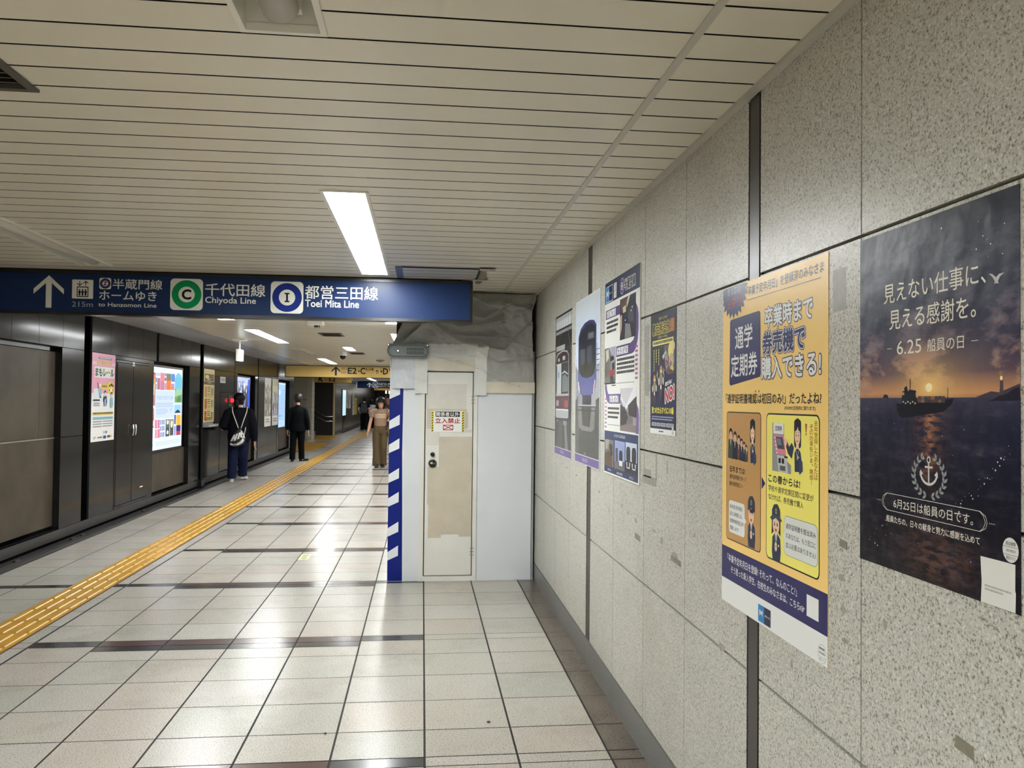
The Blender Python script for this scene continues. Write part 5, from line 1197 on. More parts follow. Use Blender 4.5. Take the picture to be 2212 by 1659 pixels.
b.poly([(.050, .58), (.056, .30), (.12, .275), (.32, .262), (.50, .275), (.56, .31), (.566, .58), (.555, .725), (.50, .732), (.08, .735), (.040, .725)], ink(176, 178, 180), 4); b.poly([(.064, .350), (.070, .305), (.14, .284), (.32, .272), (.49, .285), (.546, .315), (.540, .350)], ink(54, 40, 42), 5); b.rect(.13, .312, .20, .335, ink(176, 172, 168), 6); b.rect(.32, .305, .42, .332, ink(190, 186, 182), 6); b.rect(.09, .355, .26, .565, ink(200, 202, 206), 5); b.rect(.27, .352, .545, .565, ink(46, 46, 48), 6); b.poly([(.30, .44), (.42, .43), (.53, .46), (.53, .55), (.30, .555)], ink(118, 128, 128), 7); b.poly([(.29, .42), (.40, .405), (.535, .43), (.535, .44), (.40, .42), (.29, .43)], ink(180, 182, 184), 8); b.rect(.135, .41, .185, .45, ink(110, 150, 180), 6); b.rect(.062, .365, .085, .56, ink(60, 60, 62), 6); b.rect(.050, .580, .560, .672, ink(94, 52, 58), 6); b.rect(.05, .67, .556, .680, ink(216, 216, 216), 7)
for u in (.075, .11, .145): b.rect(u, .61, u+.02, .65, ink(206, 200, 200), 7)
for u in (.42, .47, .52): b.rect(u, .61, u+.018, .66, ink(206, 110, 110), 7)
b.rect(.10, .745, .16, .765, ink(128, 128, 126), 7); b.rect(.36, .75, .50, .78, ink(140, 140, 138), 7); b.flush('old_train_print', t)
b.rect(.005, .946, .660, .992, PURL, 3); b.rect(.005, .942, .660, .946, WHT, 3); b.scribble(.235, .958, .395, .980, 6, ink(206, 200, 224), 4); b.flush('caption_band', t)
# ================================================================== THINGS ON THE LEFT WALL
def left_board(y_left, z_top, w_, h_, x, th, sheet, name, label, cat='poster', dl=.0012, part='sheet'):
    t = thing(name, (x, y_left+w_/2, z_top-h_/2), label, cat)
    f = MB(); f.box(x+.0006, y_left, z_top-h_, x+th, y_left+w_, z_top, sheet); f.build(part, t)
    return t, Board((x+th, y_left, z_top), (0, 1, 0), (1, 0, 0), dl=dl)
# pink poster
WH2 = ink(232, 232, 230); PK = ink(226, 160, 186); TE = ink(130, 178, 186); DN = ink(52, 58, 92); YE2 = ink(226, 200, 84)
t, b = left_board(9.655, 2.03, .690, 1.02, XL, .004, WH2, 'poster', 'tall pink and white poster with green letters on the dark left wall')
b.rect(0, 0, .690, .462, PK, 1); b.rect(.0, .10, .69, .135, ink(238, 196, 214), 2); b.flush('pink_ground', t)
b.rrect(.174, .043, .575, .066, .010, DN, 2); b.smallprint(.20, .048, .55, .061, 1, WH2, 3, .8); b.smallprint(.12, .085, .57, .135, 1, ink(214, 178, 120), 3, .9); b.rrect(.066, .156, .660, .282, .012, WH2, 2); b.text('まもレール', .085, .172, .640, .265, ink(36, 74, 60), 3, .04); b.rect(.44, .205, .50, .225, ink(220, 190, 110), 4); b.flush('title', t)
b.rrect(.266, .357, .467, .411, .006, YE2, 2); b.smallprint(.290, .370, .445, .398, 1, ink(160, 130, 40), 3, .8); b.rrect(.472, .329, .649, .464, .006, YE2, 2); b.rrect(.50, .36, .535, .385, .004, BLK, 3); b.rrect(.545, .345, .60, .375, .004, BLK, 3); b.rrect(.605, .36, .64, .385, .004, BLK, 3); b.ell(.565, .425, .03, .02, WH2, 3); b.ell(.515, .425, .012, .01, BLK, 3); b.ell(.625, .425, .012, .01, BLK, 3); b.flush('yellow_speech_boxes', t)
b.rrect(.05, .41, .20, .54, .01, ink(220, 226, 232), 2); b.poly([(.14, .345), (.155, .34), (.20, .40), (.19, .41)], DN, 3); b.ell(.225, .375, .028, .024, ink(238, 214, 200), 3); b.poly([(.17, .42), (.26, .40), (.275, .47), (.265, .515), (.215, .515), (.21, .465)], TE, 3); b.rect(.225, .50, .265, .518, DN, 4)
b.ell(.385, .452, .030, .026, DN, 3); b.ell(.385, .470, .022, .022, ink(236, 214, 200), 4); b.poly([(.34, .50), (.43, .495), (.45, .56), (.43, .612), (.35, .612), (.345, .56), (.325, .545)], DN, 3); b.poly([(.365, .54), (.41, .52), (.42, .61), (.36, .61)], ink(150, 180, 220), 4); b.ell(.585, .470, .028, .026, BLK, 3); b.ell(.583, .485, .020, .022, ink(236, 214, 200), 4); b.poly([(.545, .515), (.62, .51), (.635, .60), (.60, .638), (.555, .635), (.54, .58)], TE, 3); b.line([(.31, .50), (.385, .47), (.46, .50)], .004, ink(190, 190, 196), 2); b.flush('people_drawing', t)
b.rrect(.037, .534, .235, .553, .008, DN, 2); b.smallprint(.05, .572, .23, .620, 2, ink(150, 150, 160), 2, .55); b.smallprint(.037, .684, .640, .708, 1, ink(140, 120, 50), 3, .85); b.rect(.037, .706, .640, .716, ink(228, 204, 110), 2); b.rect(.040, .738, .640, .768, TE, 2); b.smallprint(.042, .785, .30, .87, 3, ink(140, 140, 146), 2, .4); b.smallprint(.33, .785, .63, .87, 3, ink(140, 140, 146), 2, .4); b.rrect(.34, .905, .45, .935, .003, ink(196, 196, 200), 2); b.rect(.425, .905, .455, .935, ink(70, 70, 76), 3); b.flush('small_print', t)
b.line([(.07, .965), (.09, .992), (.10, .968), (.135, .968)], .008, ink(80, 80, 84), 2); b.smallprint(.19, .968, .317, .99, 1, ink(110, 110, 114), 2, .7); b.rect(.349, .958, .391, .994, ink(60, 120, 190), 2); b.rect(.391, .958, .433, .994, ink(30, 34, 70), 2); b.rect(.476, .960, .56, .985, ink(70, 66, 120), 2); b.rect(.56, .960, .624, .985, ink(220, 190, 70), 2); b.flush('logos', t)
# double-door cabinet
t = thing('wall_cabinet', (XL, 10.98, .17), 'dark grey double-door cabinet set in the left wall with two bright handles', 'cabinet')
CB = M['steel']; f = MB()
f.box(XL-.03, 10.385, .155, XL+.004, 10.41, 1.98, CB); f.box(XL-.03, 11.575, .155, XL+.004, 11.60, 1.98, CB); f.box(XL-.03, 10.41, 1.955, XL+.004, 11.575, 1.98, CB); f.box(XL-.03, 10.41, .155, XL+.004, 11.575, .185, CB); f.build('frame', t)
for a, bb_, hy in ((10.415, 10.962, 10.925), (10.972, 11.57, 11.015)):
    f = MB(); f.bevbox(XL-.03, a, .19, XL+.008, bb_, 1.95, CB, .003, 1); d = f.build('door', t)
    f = MB(); f.tube([(XL+.006, hy, 1.035), (XL+.032, hy, 1.045), (XL+.036, hy, 1.105), (XL+.032, hy, 1.165), (XL+.006, hy, 1.175)], .011, mat('handle_steel', (214, 214, 210), .25, metal=.9), 8); f.build('handle', d, True)
f = MB(); f.box(XL+.006, 10.93, 1.925, XL+.012, 11.0, 1.945, WH2); f.box(XL+.006, 10.93, 1.955, XL+.010, 11.0, 1.975, WH2); f.build('white_tab', t)
f = MB(); f.box(XL+.007, 11.28, .33, XL+.0095, 11.39, .345, WH2); f.build('floor_label', t)
# ---- back-lit box 1
LBX = XL-.055
def lightbox(y0, z1, w_, h_, label, base, g=1.0):
    t = thing('light_box', (LBX, y0+w_/2, z1-h_/2), label, 'light box')
    f = MB(); e = .03
    f.box(LBX-.03, y0-e, z1-h_-e, LBX+.012, y0, z1+e, M['black_gloss']); f.box(LBX-.03, y0+w_, z1-h_-e, LBX+.012, y0+w_+e, z1+e, M['black_gloss']); f.box(LBX-.03, y0, z1, LBX+.012, y0+w_, z1+e, M['black_gloss']); f.box(LBX-.03, y0, z1-h_-e, LBX+.012, y0+w_, z1-h_, M['black_gloss']); f.build('frame', t)
    f = MB(); f.box(LBX-.02, y0, z1-h_, LBX+.006, y0+w_, z1, base); f.build('lit_panel', t)
    return t, Board((LBX+.006, y0, z1), (0, 1, 0), (1, 0, 0), dl=.0012)
G = glow
t, b = lightbox(11.82, 1.96, 1.50, 1.185, 'glowing white advertising box with many small pictures, right of the cabinet', G(226, 242, 255))
b.rect(.20, .33, 1.075, .735, G(204, 222, 250), 1); b.flush('pale_text_field', t)
b.grad(.0, .105, .165, .55, [(236, 120, 60), (244, 170, 90), (246, 214, 160), (250, 190, 140), (236, 110, 96), (226, 96, 120)], 2, G); b.rect(0, .085, .19, .104, G(70, 80, 96), 2); b.rect(.165, .085, .19, .55, G(90, 100, 120), 3); b.grad(0, .59, .165, 1.01, [(240, 130, 130), (236, 96, 100), (250, 190, 190), (230, 80, 84), (240, 140, 140)], 2, G); b.rect(.11, .86, .165, 1.01, G(226, 242, 255), 3); b.flush('red_pictures', t)
cells = [(.199, .082, .397, .126, (196, 196, 236)), (.203, .151, .255, .22, (120, 110, 150)), (.275, .155, .397, .32, (170, 110, 130)), (.203, .24, .25, .32, (180, 130, 150)), (.407, .075, .599, .20, (226, 130, 150)), (.407, .20, .599, .324, (206, 120, 150)), (.609, .076, .68, .122, (140, 150, 180)), (.609, .14, .68, .19, (90, 110, 130)), (.609, .22, .68, .32, (160, 150, 200)), (.69, .077, .915, .18, (120, 120, 90)), (.69, .18, .915, .32, (240, 120, 50)), (.926, .074, 1.10, .193, (80, 130, 220)), (.922, .221, 1.079, .27, (170, 150, 210)), (.922, .27, 1.079, .318, (220, 130, 120)),
         (.204, .754, .30, .877, (226, 130, 150)), (.32, .754, .419, .877, (200, 130, 170)), (.212, .889, .305, 1.015, (226, 150, 170)), (.325, .889, .427, 1.015, (220, 130, 150)), (.69, .757, .877, .88, (90, 110, 110)), (.69, .88, .877, 1.011, (70, 84, 90)), (.902, .762, 1.067, 1.006, (84, 80, 70)), (1.1, .696, 1.19, .84, (90, 100, 170)), (1.1, .867, 1.19, 1.012, (150, 160, 220)), (1.215, .698, 1.437, .86, (246, 186, 40)), (1.215, .86, 1.437, .95, (60, 40, 110)), (1.215, .95, 1.437, 1.013, (180, 60, 90))]
for k in range(9): cells.append((.44+.075*(k % 3), .759+.09*(k//3), .485+.075*(k % 3), .829+.09*(k//3), [(150, 140, 180), (120, 130, 190), (100, 130, 190)][k % 3]))
for u0, v0, u1, v1, c in cells: b.rect(u0, v0, u1, v1, G(*c), 2); b.flush('small_picture', t)
b.ell(.785, .80, .06, .035, G(240, 220, 190), 3); b.ell(.985, .83, .055, .06, G(250, 240, 190), 3); b.ell(.785, .95, .05, .03, G(220, 226, 226), 3); b.poly([(.84, .077), (.915, .077), (.915, .16), (.86, .14)], G(90, 130, 110), 3); b.flush('picture_details', t)
ap = [(1.105, .51), (1.105, .17)]+[(1.29-.185*math.cos(math.pi*k/16), .17-.115*math.sin(math.pi*k/16)) for k in range(17)]+[(1.475, .17), (1.475, .51)]
b.poly(ap, G(110, 196, 226), 2); b.rect(1.105, .30, 1.475, .51, G(120, 170, 110), 3); b.poly([(1.105, .34), (1.25, .28), (1.36, .31), (1.475, .27), (1.475, .38), (1.105, .42)], G(160, 206, 170), 4); b.poly([(1.2, .45), (1.32, .40), (1.45, .44), (1.42, .50), (1.2, .50)], G(90, 140, 80), 4)
for k in range(5): b.rect(1.16+.055*k, .12, 1.163+.055*k, .30, G(80, 150, 200), 4)
b.rect(1.093, .542, 1.437, .672, G(150, 206, 240), 2); b.poly([(1.10, .668), (1.20, .635), (1.28, .615), (1.36, .640), (1.43, .668)], G(30, 44, 80), 3); b.flush('arch_and_mountain_pictures', t)
b.scribble(.25, .408, 1.03, .465, 9, G(150, 164, 196), 2); b.smallprint(.237, .515, 1.04, .59, 3, G(150, 164, 200), 2, .3); b.smallprint(.242, .60, .712, .69, 4, G(150, 164, 200), 2, .3, .9); b.rect(.74, .60, .755, .66, G(226, 90, 90), 2); b.smallprint(.86, .60, 1.0, .65, 2, G(170, 180, 210), 2, .4); b.smallprint(.25, 1.075, 1.42, 1.14, 3, G(180, 196, 226), 2, .4); b.ell(.10, 1.11, .055, .02, G(190, 206, 230), 2); b.flush('lettering', t)
# ---- yellow poster and leaflet tray
YP2 = ink(226, 208, 142)
t, b = left_board(14.395, 2.03, .70, .925, XL, .004, YP2, 'poster', 'narrow cream yellow poster with red columns on the left wall, above a leaflet tray')
b.rect(.05, .085, .66, .205, ink(90, 78, 60), 1); b.ell(.20, .135, .13, .035, ink(236, 220, 170), 2); b.ell(.30, .175, .12, .02, ink(206, 186, 110), 2); b.scribble(.42, .11, .62, .18, 2, ink(190, 160, 110), 2); b.rect(0, .215, .70, .27, ink(80, 72, 58), 1); b.smallprint(.22, .23, .48, .255, 1, ink(200, 190, 160), 2, .7); b.flush('heading', t)
for v in (.29, .50, .71):
    rd = ink(196, 120, 100) if v < .3 else ink(176, 44, 36)
    b.rect(.06, v+.02, .19, v+.185, rd, 1); b.scribble(.08, v+.03, .17, v+.175, 1, YP2, 2); b.smallprint(.23, v+.02, .42, v+.12, 3, ink(96, 84, 64), 1, .45); b.smallprint(.23, v+.13, .42, v+.18, 3, ink(150, 136, 100), 1, .5); b.rect(.05, v+.195, .66, v+.199, ink(120, 100, 70), 1); b.rect(.48, v+.03, .66, v+.18, ink(206, 196, 164), 1); b.poly([(.50, v+.04), (.56, v+.04), (.53, v+.17), (.49, v+.17)], ink(110, 104, 96), 2); b.poly([(.58, v+.05), (.65, v+.04), (.64, v+.16), (.59, v+.17)], ink(160, 156, 158), 2)
b.smallprint(.12, .845, .56, .90, 2, ink(96, 84, 60), 1, .5); b.flush('columns', t)
t = thing('leaflet_tray', (XL+.05, 14.75, 1.02), 'clear leaflet tray with pale leaflets under the cream yellow poster', 'tray')
f = MB(); TR = mat('tray_plastic', (150, 152, 160), .2); f.box(XL, 14.37, 1.02, XL+.10, 15.06, 1.026, TR); f.box(XL, 14.37, 1.02, XL+.005, 15.06, 1.10, TR); f.box(XL, 14.37, 1.02, XL+.10, 14.376, 1.07, TR); f.box(XL, 15.054, 1.02, XL+.10, 15.06, 1.07, TR); f.box(XL+.096, 14.37, 1.02, XL+.10, 15.06, 1.045, TR); f.build('tray', t)
f = MB(); f.box(XL+.02, 14.45, 1.027, XL+.085, 15.02, 1.05, ink(222, 214, 176)); setp(f.build('leaflet_stack'), 'small pile of cream leaflets lying in the tray under the cream poster', 'leaflets')
t, b = left_board(15.52, 1.925, .40, .115, XL, .004, WH2, 'notice', 'small white notice on the left wall, right of the cream yellow poster', 'notice')
b.smallprint(.06, .03, .34, .085, 2, ink(120, 120, 120), 1, .6); b.flush('print', t)
# access door and red alarm lamp
t = thing('access_door', (XL, 16.05, .9), 'plain dark access door in the left wall behind the woman with the white bag', 'door panel')
f = MB(); f.bevbox(XL-.03, 15.555, .165, XL+.002, 16.565, 1.635, M['steel'], .003, 1); d = f.build('leaf', t)
f = MB(); f.box(XL+.002, 15.70, .92, XL+.012, 15.74, 1.06, M['chrome']); f.box(XL+.002, 15.78, .92, XL+.012, 15.81, 1.02, M['chrome']); f.build('handle', d)
t = thing('fire_alarm', (XL, 16.36, 1.47), 'grey alarm plate with a glowing red lamp beside the black-haired woman with the white bag', 'alarm')
f = MB(); f.bevbox(XL, 16.18, 1.38, XL+.018, 16.42, 1.58, mat('plate_grey', (92, 92, 90), .4), .004, 1); f.build('plate', t)
f = MB(); f.cyl((XL+.018, 16.30, 1.485), (XL+.028, 16.30, 1.485), .085, M['black_gloss'], 20); f.build('bezel', t)
f = MB(); f.ellipsoid((XL+.028, 16.30, 1.485), .06, .07, .045, mat('red_lamp', (255, 30, 40), .3, emit=.9), 18, 8); f.build('lamp', t, True)
# ---- second light box, dark above and bright below
t, b = lightbox(16.97, 1.97, 1.40, 1.20, 'lit advertising box with dark winter scene, partly behind the woman with the white bag', G(66, 62, 74))
b.grad(0, 0, 1.40, .25, [(190, 206, 250), (170, 176, 206), (120, 116, 130)], 1, G); b.rect(1.20, .03, 1.38, .62, G(50, 90, 226), 2)
rnd = random.Random(9)
for k in range(26):
    u, v = rnd.uniform(.05, 1.1), rnd.uniform(.03, .55); b.poly([(u, v), (u+.06+rnd.random()*.08, v+.02), (u+.05, v+.10+rnd.random()*.16), (u-.02, v+.08)], G(*rnd.choice([(236, 240, 255), (150, 150, 170), (90, 84, 92), (120, 160, 240), (206, 220, 255)])), 2)
b.rect(.50, .18, .56, .66, G(180, 206, 255), 3); b.poly([(.42, .56), (.62, .50), (.72, .58), (.74, .70), (.42, .70)], G(170, 200, 250), 3); b.rect(0, .66, 1.40, .72, G(30, 30, 44), 3); b.rect(0, .70, .95, 1.20, G(206, 230, 255), 4); b.rect(.95, .70, 1.12, 1.20, G(70, 80, 110), 4); b.rect(1.12, .70, 1.40, 1.20, G(180, 224, 255), 4); b.flush('picture', t)
# ---- two paper posters
for y0, lab, cols in ((19.80, 'pale glossy picture poster on the left wall, left one of the pair', [(206, 204, 198), (150, 146, 138), (190, 186, 176), (120, 114, 106), (176, 172, 162), (146, 136, 122)]), (20.78, 'pale glossy picture poster on the left wall, right one of the pair', [(190, 186, 166), (214, 206, 160), (170, 170, 172), (196, 196, 200), (150, 152, 158), (176, 172, 184)])):
    t, b = left_board(y0, 2.025, .80, 1.165, XL, .004, ink(214, 212, 206), 'poster', lab)
    n = len(cols); r = random.Random(int(y0*10))
    for i, c in enumerate(cols): b.poly([(0.02, .02+.15*i), (.78, .02+.15*i+r.uniform(-.02, .02)), (.78, .17+.15*i), (.02, .17+.15*i)], ink(*c), 1)
    for k in range(16): u, v = r.uniform(.04, .6), r.uniform(.05, .8); c = r.choice([(96, 90, 84), (226, 224, 220), (140, 132, 120), (200, 190, 168)]); b.poly([(u, v), (u+.12, v+.03), (u+.09, v+.16), (u-.02, v+.12)], ink(*c), 2)
    b.line([(.1, .9), (.35, .45), (.75, .62)], .02, ink(80, 80, 84), 3); b.rect(0, .925, .80, 1.165, ink(226, 224, 218), 3); b.smallprint(.12, .98, .62, 1.09, 2, ink(130, 124, 116), 4, .5); b.flush('picture', t)
# ---- pale blue light box
t, b = lightbox(21.72, 1.95, 1.30, 1.18, 'pale blue glowing advertising box to the left of the suited man', G(176, 214, 250))
b.rect(.0, 0, 1.30, .03, G(236, 248, 255), 1); b.rect(.06, .04, 1.25, 1.14, G(166, 206, 246), 1); b.rect(.06, 1.0, 1.25, 1.14, G(190, 222, 250), 2); b.poly([(.70, .46), (.74, .46), (1.04, .12), (1.01, .11)], G(130, 170, 206), 2); b.ell(.35, .25, .22, .08, G(200, 226, 250), 2); b.scribble(.22, .54, .55, .60, 3, G(226, 160, 190), 2); b.scribble(.16, .64, .86, .72, 5, G(226, 140, 170), 2); b.smallprint(.25, .86, .75, .90, 1, G(120, 160, 210), 2, .8); b.scribble(.14, 1.04, .90, 1.11, 5, G(140, 176, 226), 3); b.flush('picture', t)
# ---- far wall items
t = thing('light_box', (XL+.02, 39.2, 1.38), 'far narrow glowing pale blue box on the wall beyond the dark stair opening', 'light box')
f = MB(); f.box(XL, 38.4, .74, XL+.03, 40.1, 2.02, M['black_gloss']); f.build('frame', t)
f = MB(); f.box(XL+.03, 38.5, .78, XL+.04, 40.0, 1.98, G(200, 236, 255)); f.build('lit_panel', t)
f = MB(); f.box(XL, 38.9, .16, XL+.02, 39.9, .74, M['black_gloss']); f.build('lower_panel', t)
for y0, y1, z0, z1, c, lab in ((40.6, 41.6, 1.10, 2.03, (214, 208, 200), 'far pale poster on the wall, just right of the narrow glowing box'), (41.9, 43.0, 1.08, 1.86, (224, 218, 210), 'second far pale poster on the wall, shorter than its neighbour'), (44.2, 45.4, .70, 2.0, (220, 216, 206), 'far tall whitish poster on the wall beside a yellow one'), (45.6, 47.0, .70, 1.62, (226, 216, 90), 'far yellow poster low on the wall, left of the man with the backpack')):
    t, b = left_board(y0, z1, y1-y0, z1-z0, XL, .01, ink(*c), 'poster', lab, dl=.003)
    w_ = y1-y0; h_ = z1-z0
    b.rect(w_*.1, h_*.08, w_*.9, h_*.45, ink(*[int(x*.78) for x in c]), 1); b.rect(w_*.15, h_*.55, w_*.85, h_*.62, ink(*[int(x*.6) for x in c]), 1); b.rect(w_*.15, h_*.70, w_*.7, h_*.74, ink(*[int(x*.6) for x in c]), 1); b.flush('print', t)
# ================================================================== PEOPLE
def remeshed(mb, name, voxel, m, parent, smooth=3, paint_fn=None, mats=None):
    me = bpy.data.meshes.new(name); me.from_pydata(mb.v, [], mb.f); me.update()
    o = bpy.data.objects.new(name, me); COL.objects.link(o)
    bm = bmesh.new(); bm.from_mesh(me); bmesh.ops.recalc_face_normals(bm, faces=bm.faces); bm.to_mesh(me); bm.free()
    r = o.modifiers.new('r', 'REMESH'); r.mode = 'VOXEL'; r.voxel_size = voxel
    if smooth:
        s = o.modifiers.new('s', 'SMOOTH'); s.iterations = smooth; s.factor = .5
    me2 = bpy.data.meshes.new_from_object(o.evaluated_get(bpy.context.evaluated_depsgraph_get()))
    bpy.data.objects.remove(o); bpy.data.meshes.remove(me)
    me2.name = name; me2.materials.clear()
    for mm in (mats or [m]): me2.materials.append(mm)
    idx = [0]*len(me2.polygons)
    if paint_fn:
        for p in me2.polygons: idx[p.index] = paint_fn(p.center)
    me2.polygons.foreach_set('material_index', idx)
    me2.polygons.foreach_set('use_smooth', [True]*len(me2.polygons))
    o = bpy.data.objects.new(name, me2); COL.objects.link(o)
    if parent is not None: o.parent = parent
    return o
def ring(x, y, z, rx, ry, n=16): return [(x+rx*math.cos(2*math.pi*k/n), y+ry*math.sin(2*math.pi*k/n), z) for k in range(n)]
HEADP = [(0, .020, .070, .020), (.06, .036, .080, .0), (.14, .048, .084, -.035), (.28, .058, .084, -.070), (.42, .066, .084, -.090), (.55, .071, .085, -.099), (.70, .074, .083, -.100), (.82, .069, .070, -.092), (.92, .053, .046, -.070), (.98, .028, .015, -.044), (1, .010, -.005, -.025)]
def head_geo(mb, base, k, turn, nod):
    """base = chin level point on the neck axis; k = scale"""
    R = Matrix.Rotation(turn, 3, 'Z') @ Matrix.Rotation(-nod, 3, 'X')
    hh = .215*k; b = Vector(base)
    T = lambda p: b + R @ (Vector(p)*1.0)
    rr = []
    for t, hw, fy, by in HEADP:
        cy, ry = (fy+by)/2*k, (fy-by)/2*k
        rr.append([T((hw*k*math.cos(a), cy+ry*math.sin(a), t*hh)) for a in [2*math.pi*j/18 for j in range(18)]])
    mb.rings(rr, None)
    mb.rings([[T((x*k, y*k, z*hh)) for x, y, z in q] for q in ([(-.006, .080, .58), (.006, .080, .58), (.006, .088, .58), (-.006, .088, .58)], [(-.014, .078, .36), (.014, .078, .36), (.010, .106, .37), (-.010, .106, .37)], [(-.010, .078, .32), (.010, .078, .32), (.006, .092, .33), (-.006, .092, .33)])], None)
    for s in (-1, 1): mb.ellipsoid(T((s*.074*k, -.010*k, .46*hh)), .010*k, .018*k, .030*k, None, 10, 6, R)
    return T, hh
def hand_geo(mb, wrist, d, side, k, curl=.5):
    """wrist point, direction of the fingers, direction of the thumb side"""
    w_ = Vector(wrist); d = Vector(d).normalized(); s = (Vector(side)-d*Vector(side).dot(d)).normalized(); n = d.cross(s)
    P = lambda a, b_, c: w_+d*a*k+s*b_*k+n*c*k
    rr = []
    for a, hw, th in ((-.02, .026, .020), (0, .025, .018), (.03, .036, .016), (.07, .042, .015), (.092, .040, .012)):
        rr.append([P(a, hw*math.cos(t), th*math.sin(t)) for t in [2*math.pi*j/10 for j in range(10)]])
    mb.rings(rr, None)
    for b_, L in ((.030, .070), (.010, .080), (-.011, .074), (-.030, .058)):
        c1 = curl*.45; pts = [P(.078, b_, 0)]; ang = 0; a, c = .085, 0
        for q, f in enumerate((.45, .32, .23)):
            ang += c1; a += L*f*math.cos(ang); c += L*f*math.sin(ang); pts.append(P(a, b_*1.08, c))
        mb.tube(pts, [.0095*k, .009*k, .0085*k, .007*k], None, 8)
    mb.tube([P(.015, .026, 0), P(.045, .052, .010), P(.072, .060, .022)], [.013*k, .011*k, .008*k], None, 8)
def hair_cap(parent, T, k, hh, m, long_=0.0, name='hair', style='short'):
    mb = MB(); n = 40; rings_ = []
    rows = 14; vs = []; fs = []
    for i in range(rows+1):
        for j in range(n):
            a = 2*math.pi*j/n; front = math.cos(a-math.pi/2)         # +y is the face
            if style == 'bob': lo = -.05-long_ if front < .42 else (.72 if front > .66 else .72-(.66-front)/.24*(.72+.05+long_))
            elif style == 'pony': lo = .10 if front < .15 else (.74 if front > .6 else .10+(front-.15)/.45*.64)
            else: lo = .08 if front < -.2 else (.74 if front > .45 else .08+(front+.2)/.65*.66)
            t = 1.07-(1.07-lo)*(i/rows)**1.25
            tt = min(.9, max(0, t))
            for (t0, h0, f0, b0), (t1, h1, f1, b1) in zip(HEADP, HEADP[1:]):
                if t0 <= tt <= t1:
                    u = (tt-t0)/(t1-t0); hw, fy, by = h0+(h1-h0)*u, f0+(f1-f0)*u, b0+(b1-b0)*u; break
            if style == 'bob' and tt < .55: hw = max(hw, .074)+.012*(1-tt); by = min(by, -.098)
            if style == 'pony' and tt < .4: by = min(by, -.085); hw = max(hw, .055)
            e = .017 if style != 'bob' else .032
            cy, ry = (fy+by)/2, (fy-by)/2
            x = (hw+e)*math.cos(a); y = cy+(ry+e)*math.sin(a)
            if t > .9: q_ = math.sqrt(max(.02, 1-((t-.9)/.175)**2)); x *= q_; y = cy+(y-cy)*q_
            vs.append(T((x*k, y*k, t*hh)))
    for i in range(rows):
        for j in range(n):
            q = (j+1) % n; fs.append((i*n+j, (i+1)*n+j, (i+1)*n+q, i*n+q))
    b = len(vs); ctr = T((0, -.01*k, .5*hh))
    vs += [ctr+(v-ctr)*.88 for v in vs]
    fs += [tuple(reversed([b+x for x in f])) for f in fs[:]]
    for j in range(n):
        q = (j+1) % n; fs.append((rows*n+j, b+rows*n+j, b+rows*n+q, rows*n+q))
    fs.append(tuple(range(n)))
    mb.raw(vs, fs, m)
    if style == 'pony':
        mb.ellipsoid(T((0, -.115*k, .30*hh)), .040*k, .034*k, .055*k, m); mb.tube([T((0, -.11*k, .30*hh)), T((.0, -.105*k, .0)), T((0, -.085*k, -.16*hh))], [.040*k, .036*k, .018*k], m, 10)
    return mb.build(name, parent, True)
SKIN, HAIRM = mat('skin', (206, 160, 132), .5), mat('black_hair', (17, 14, 14), .5, spec=.2)
LIP, EYE = mat('lips', (150, 74, 70), .45), mat('eye_dark', (30, 24, 24), .3)
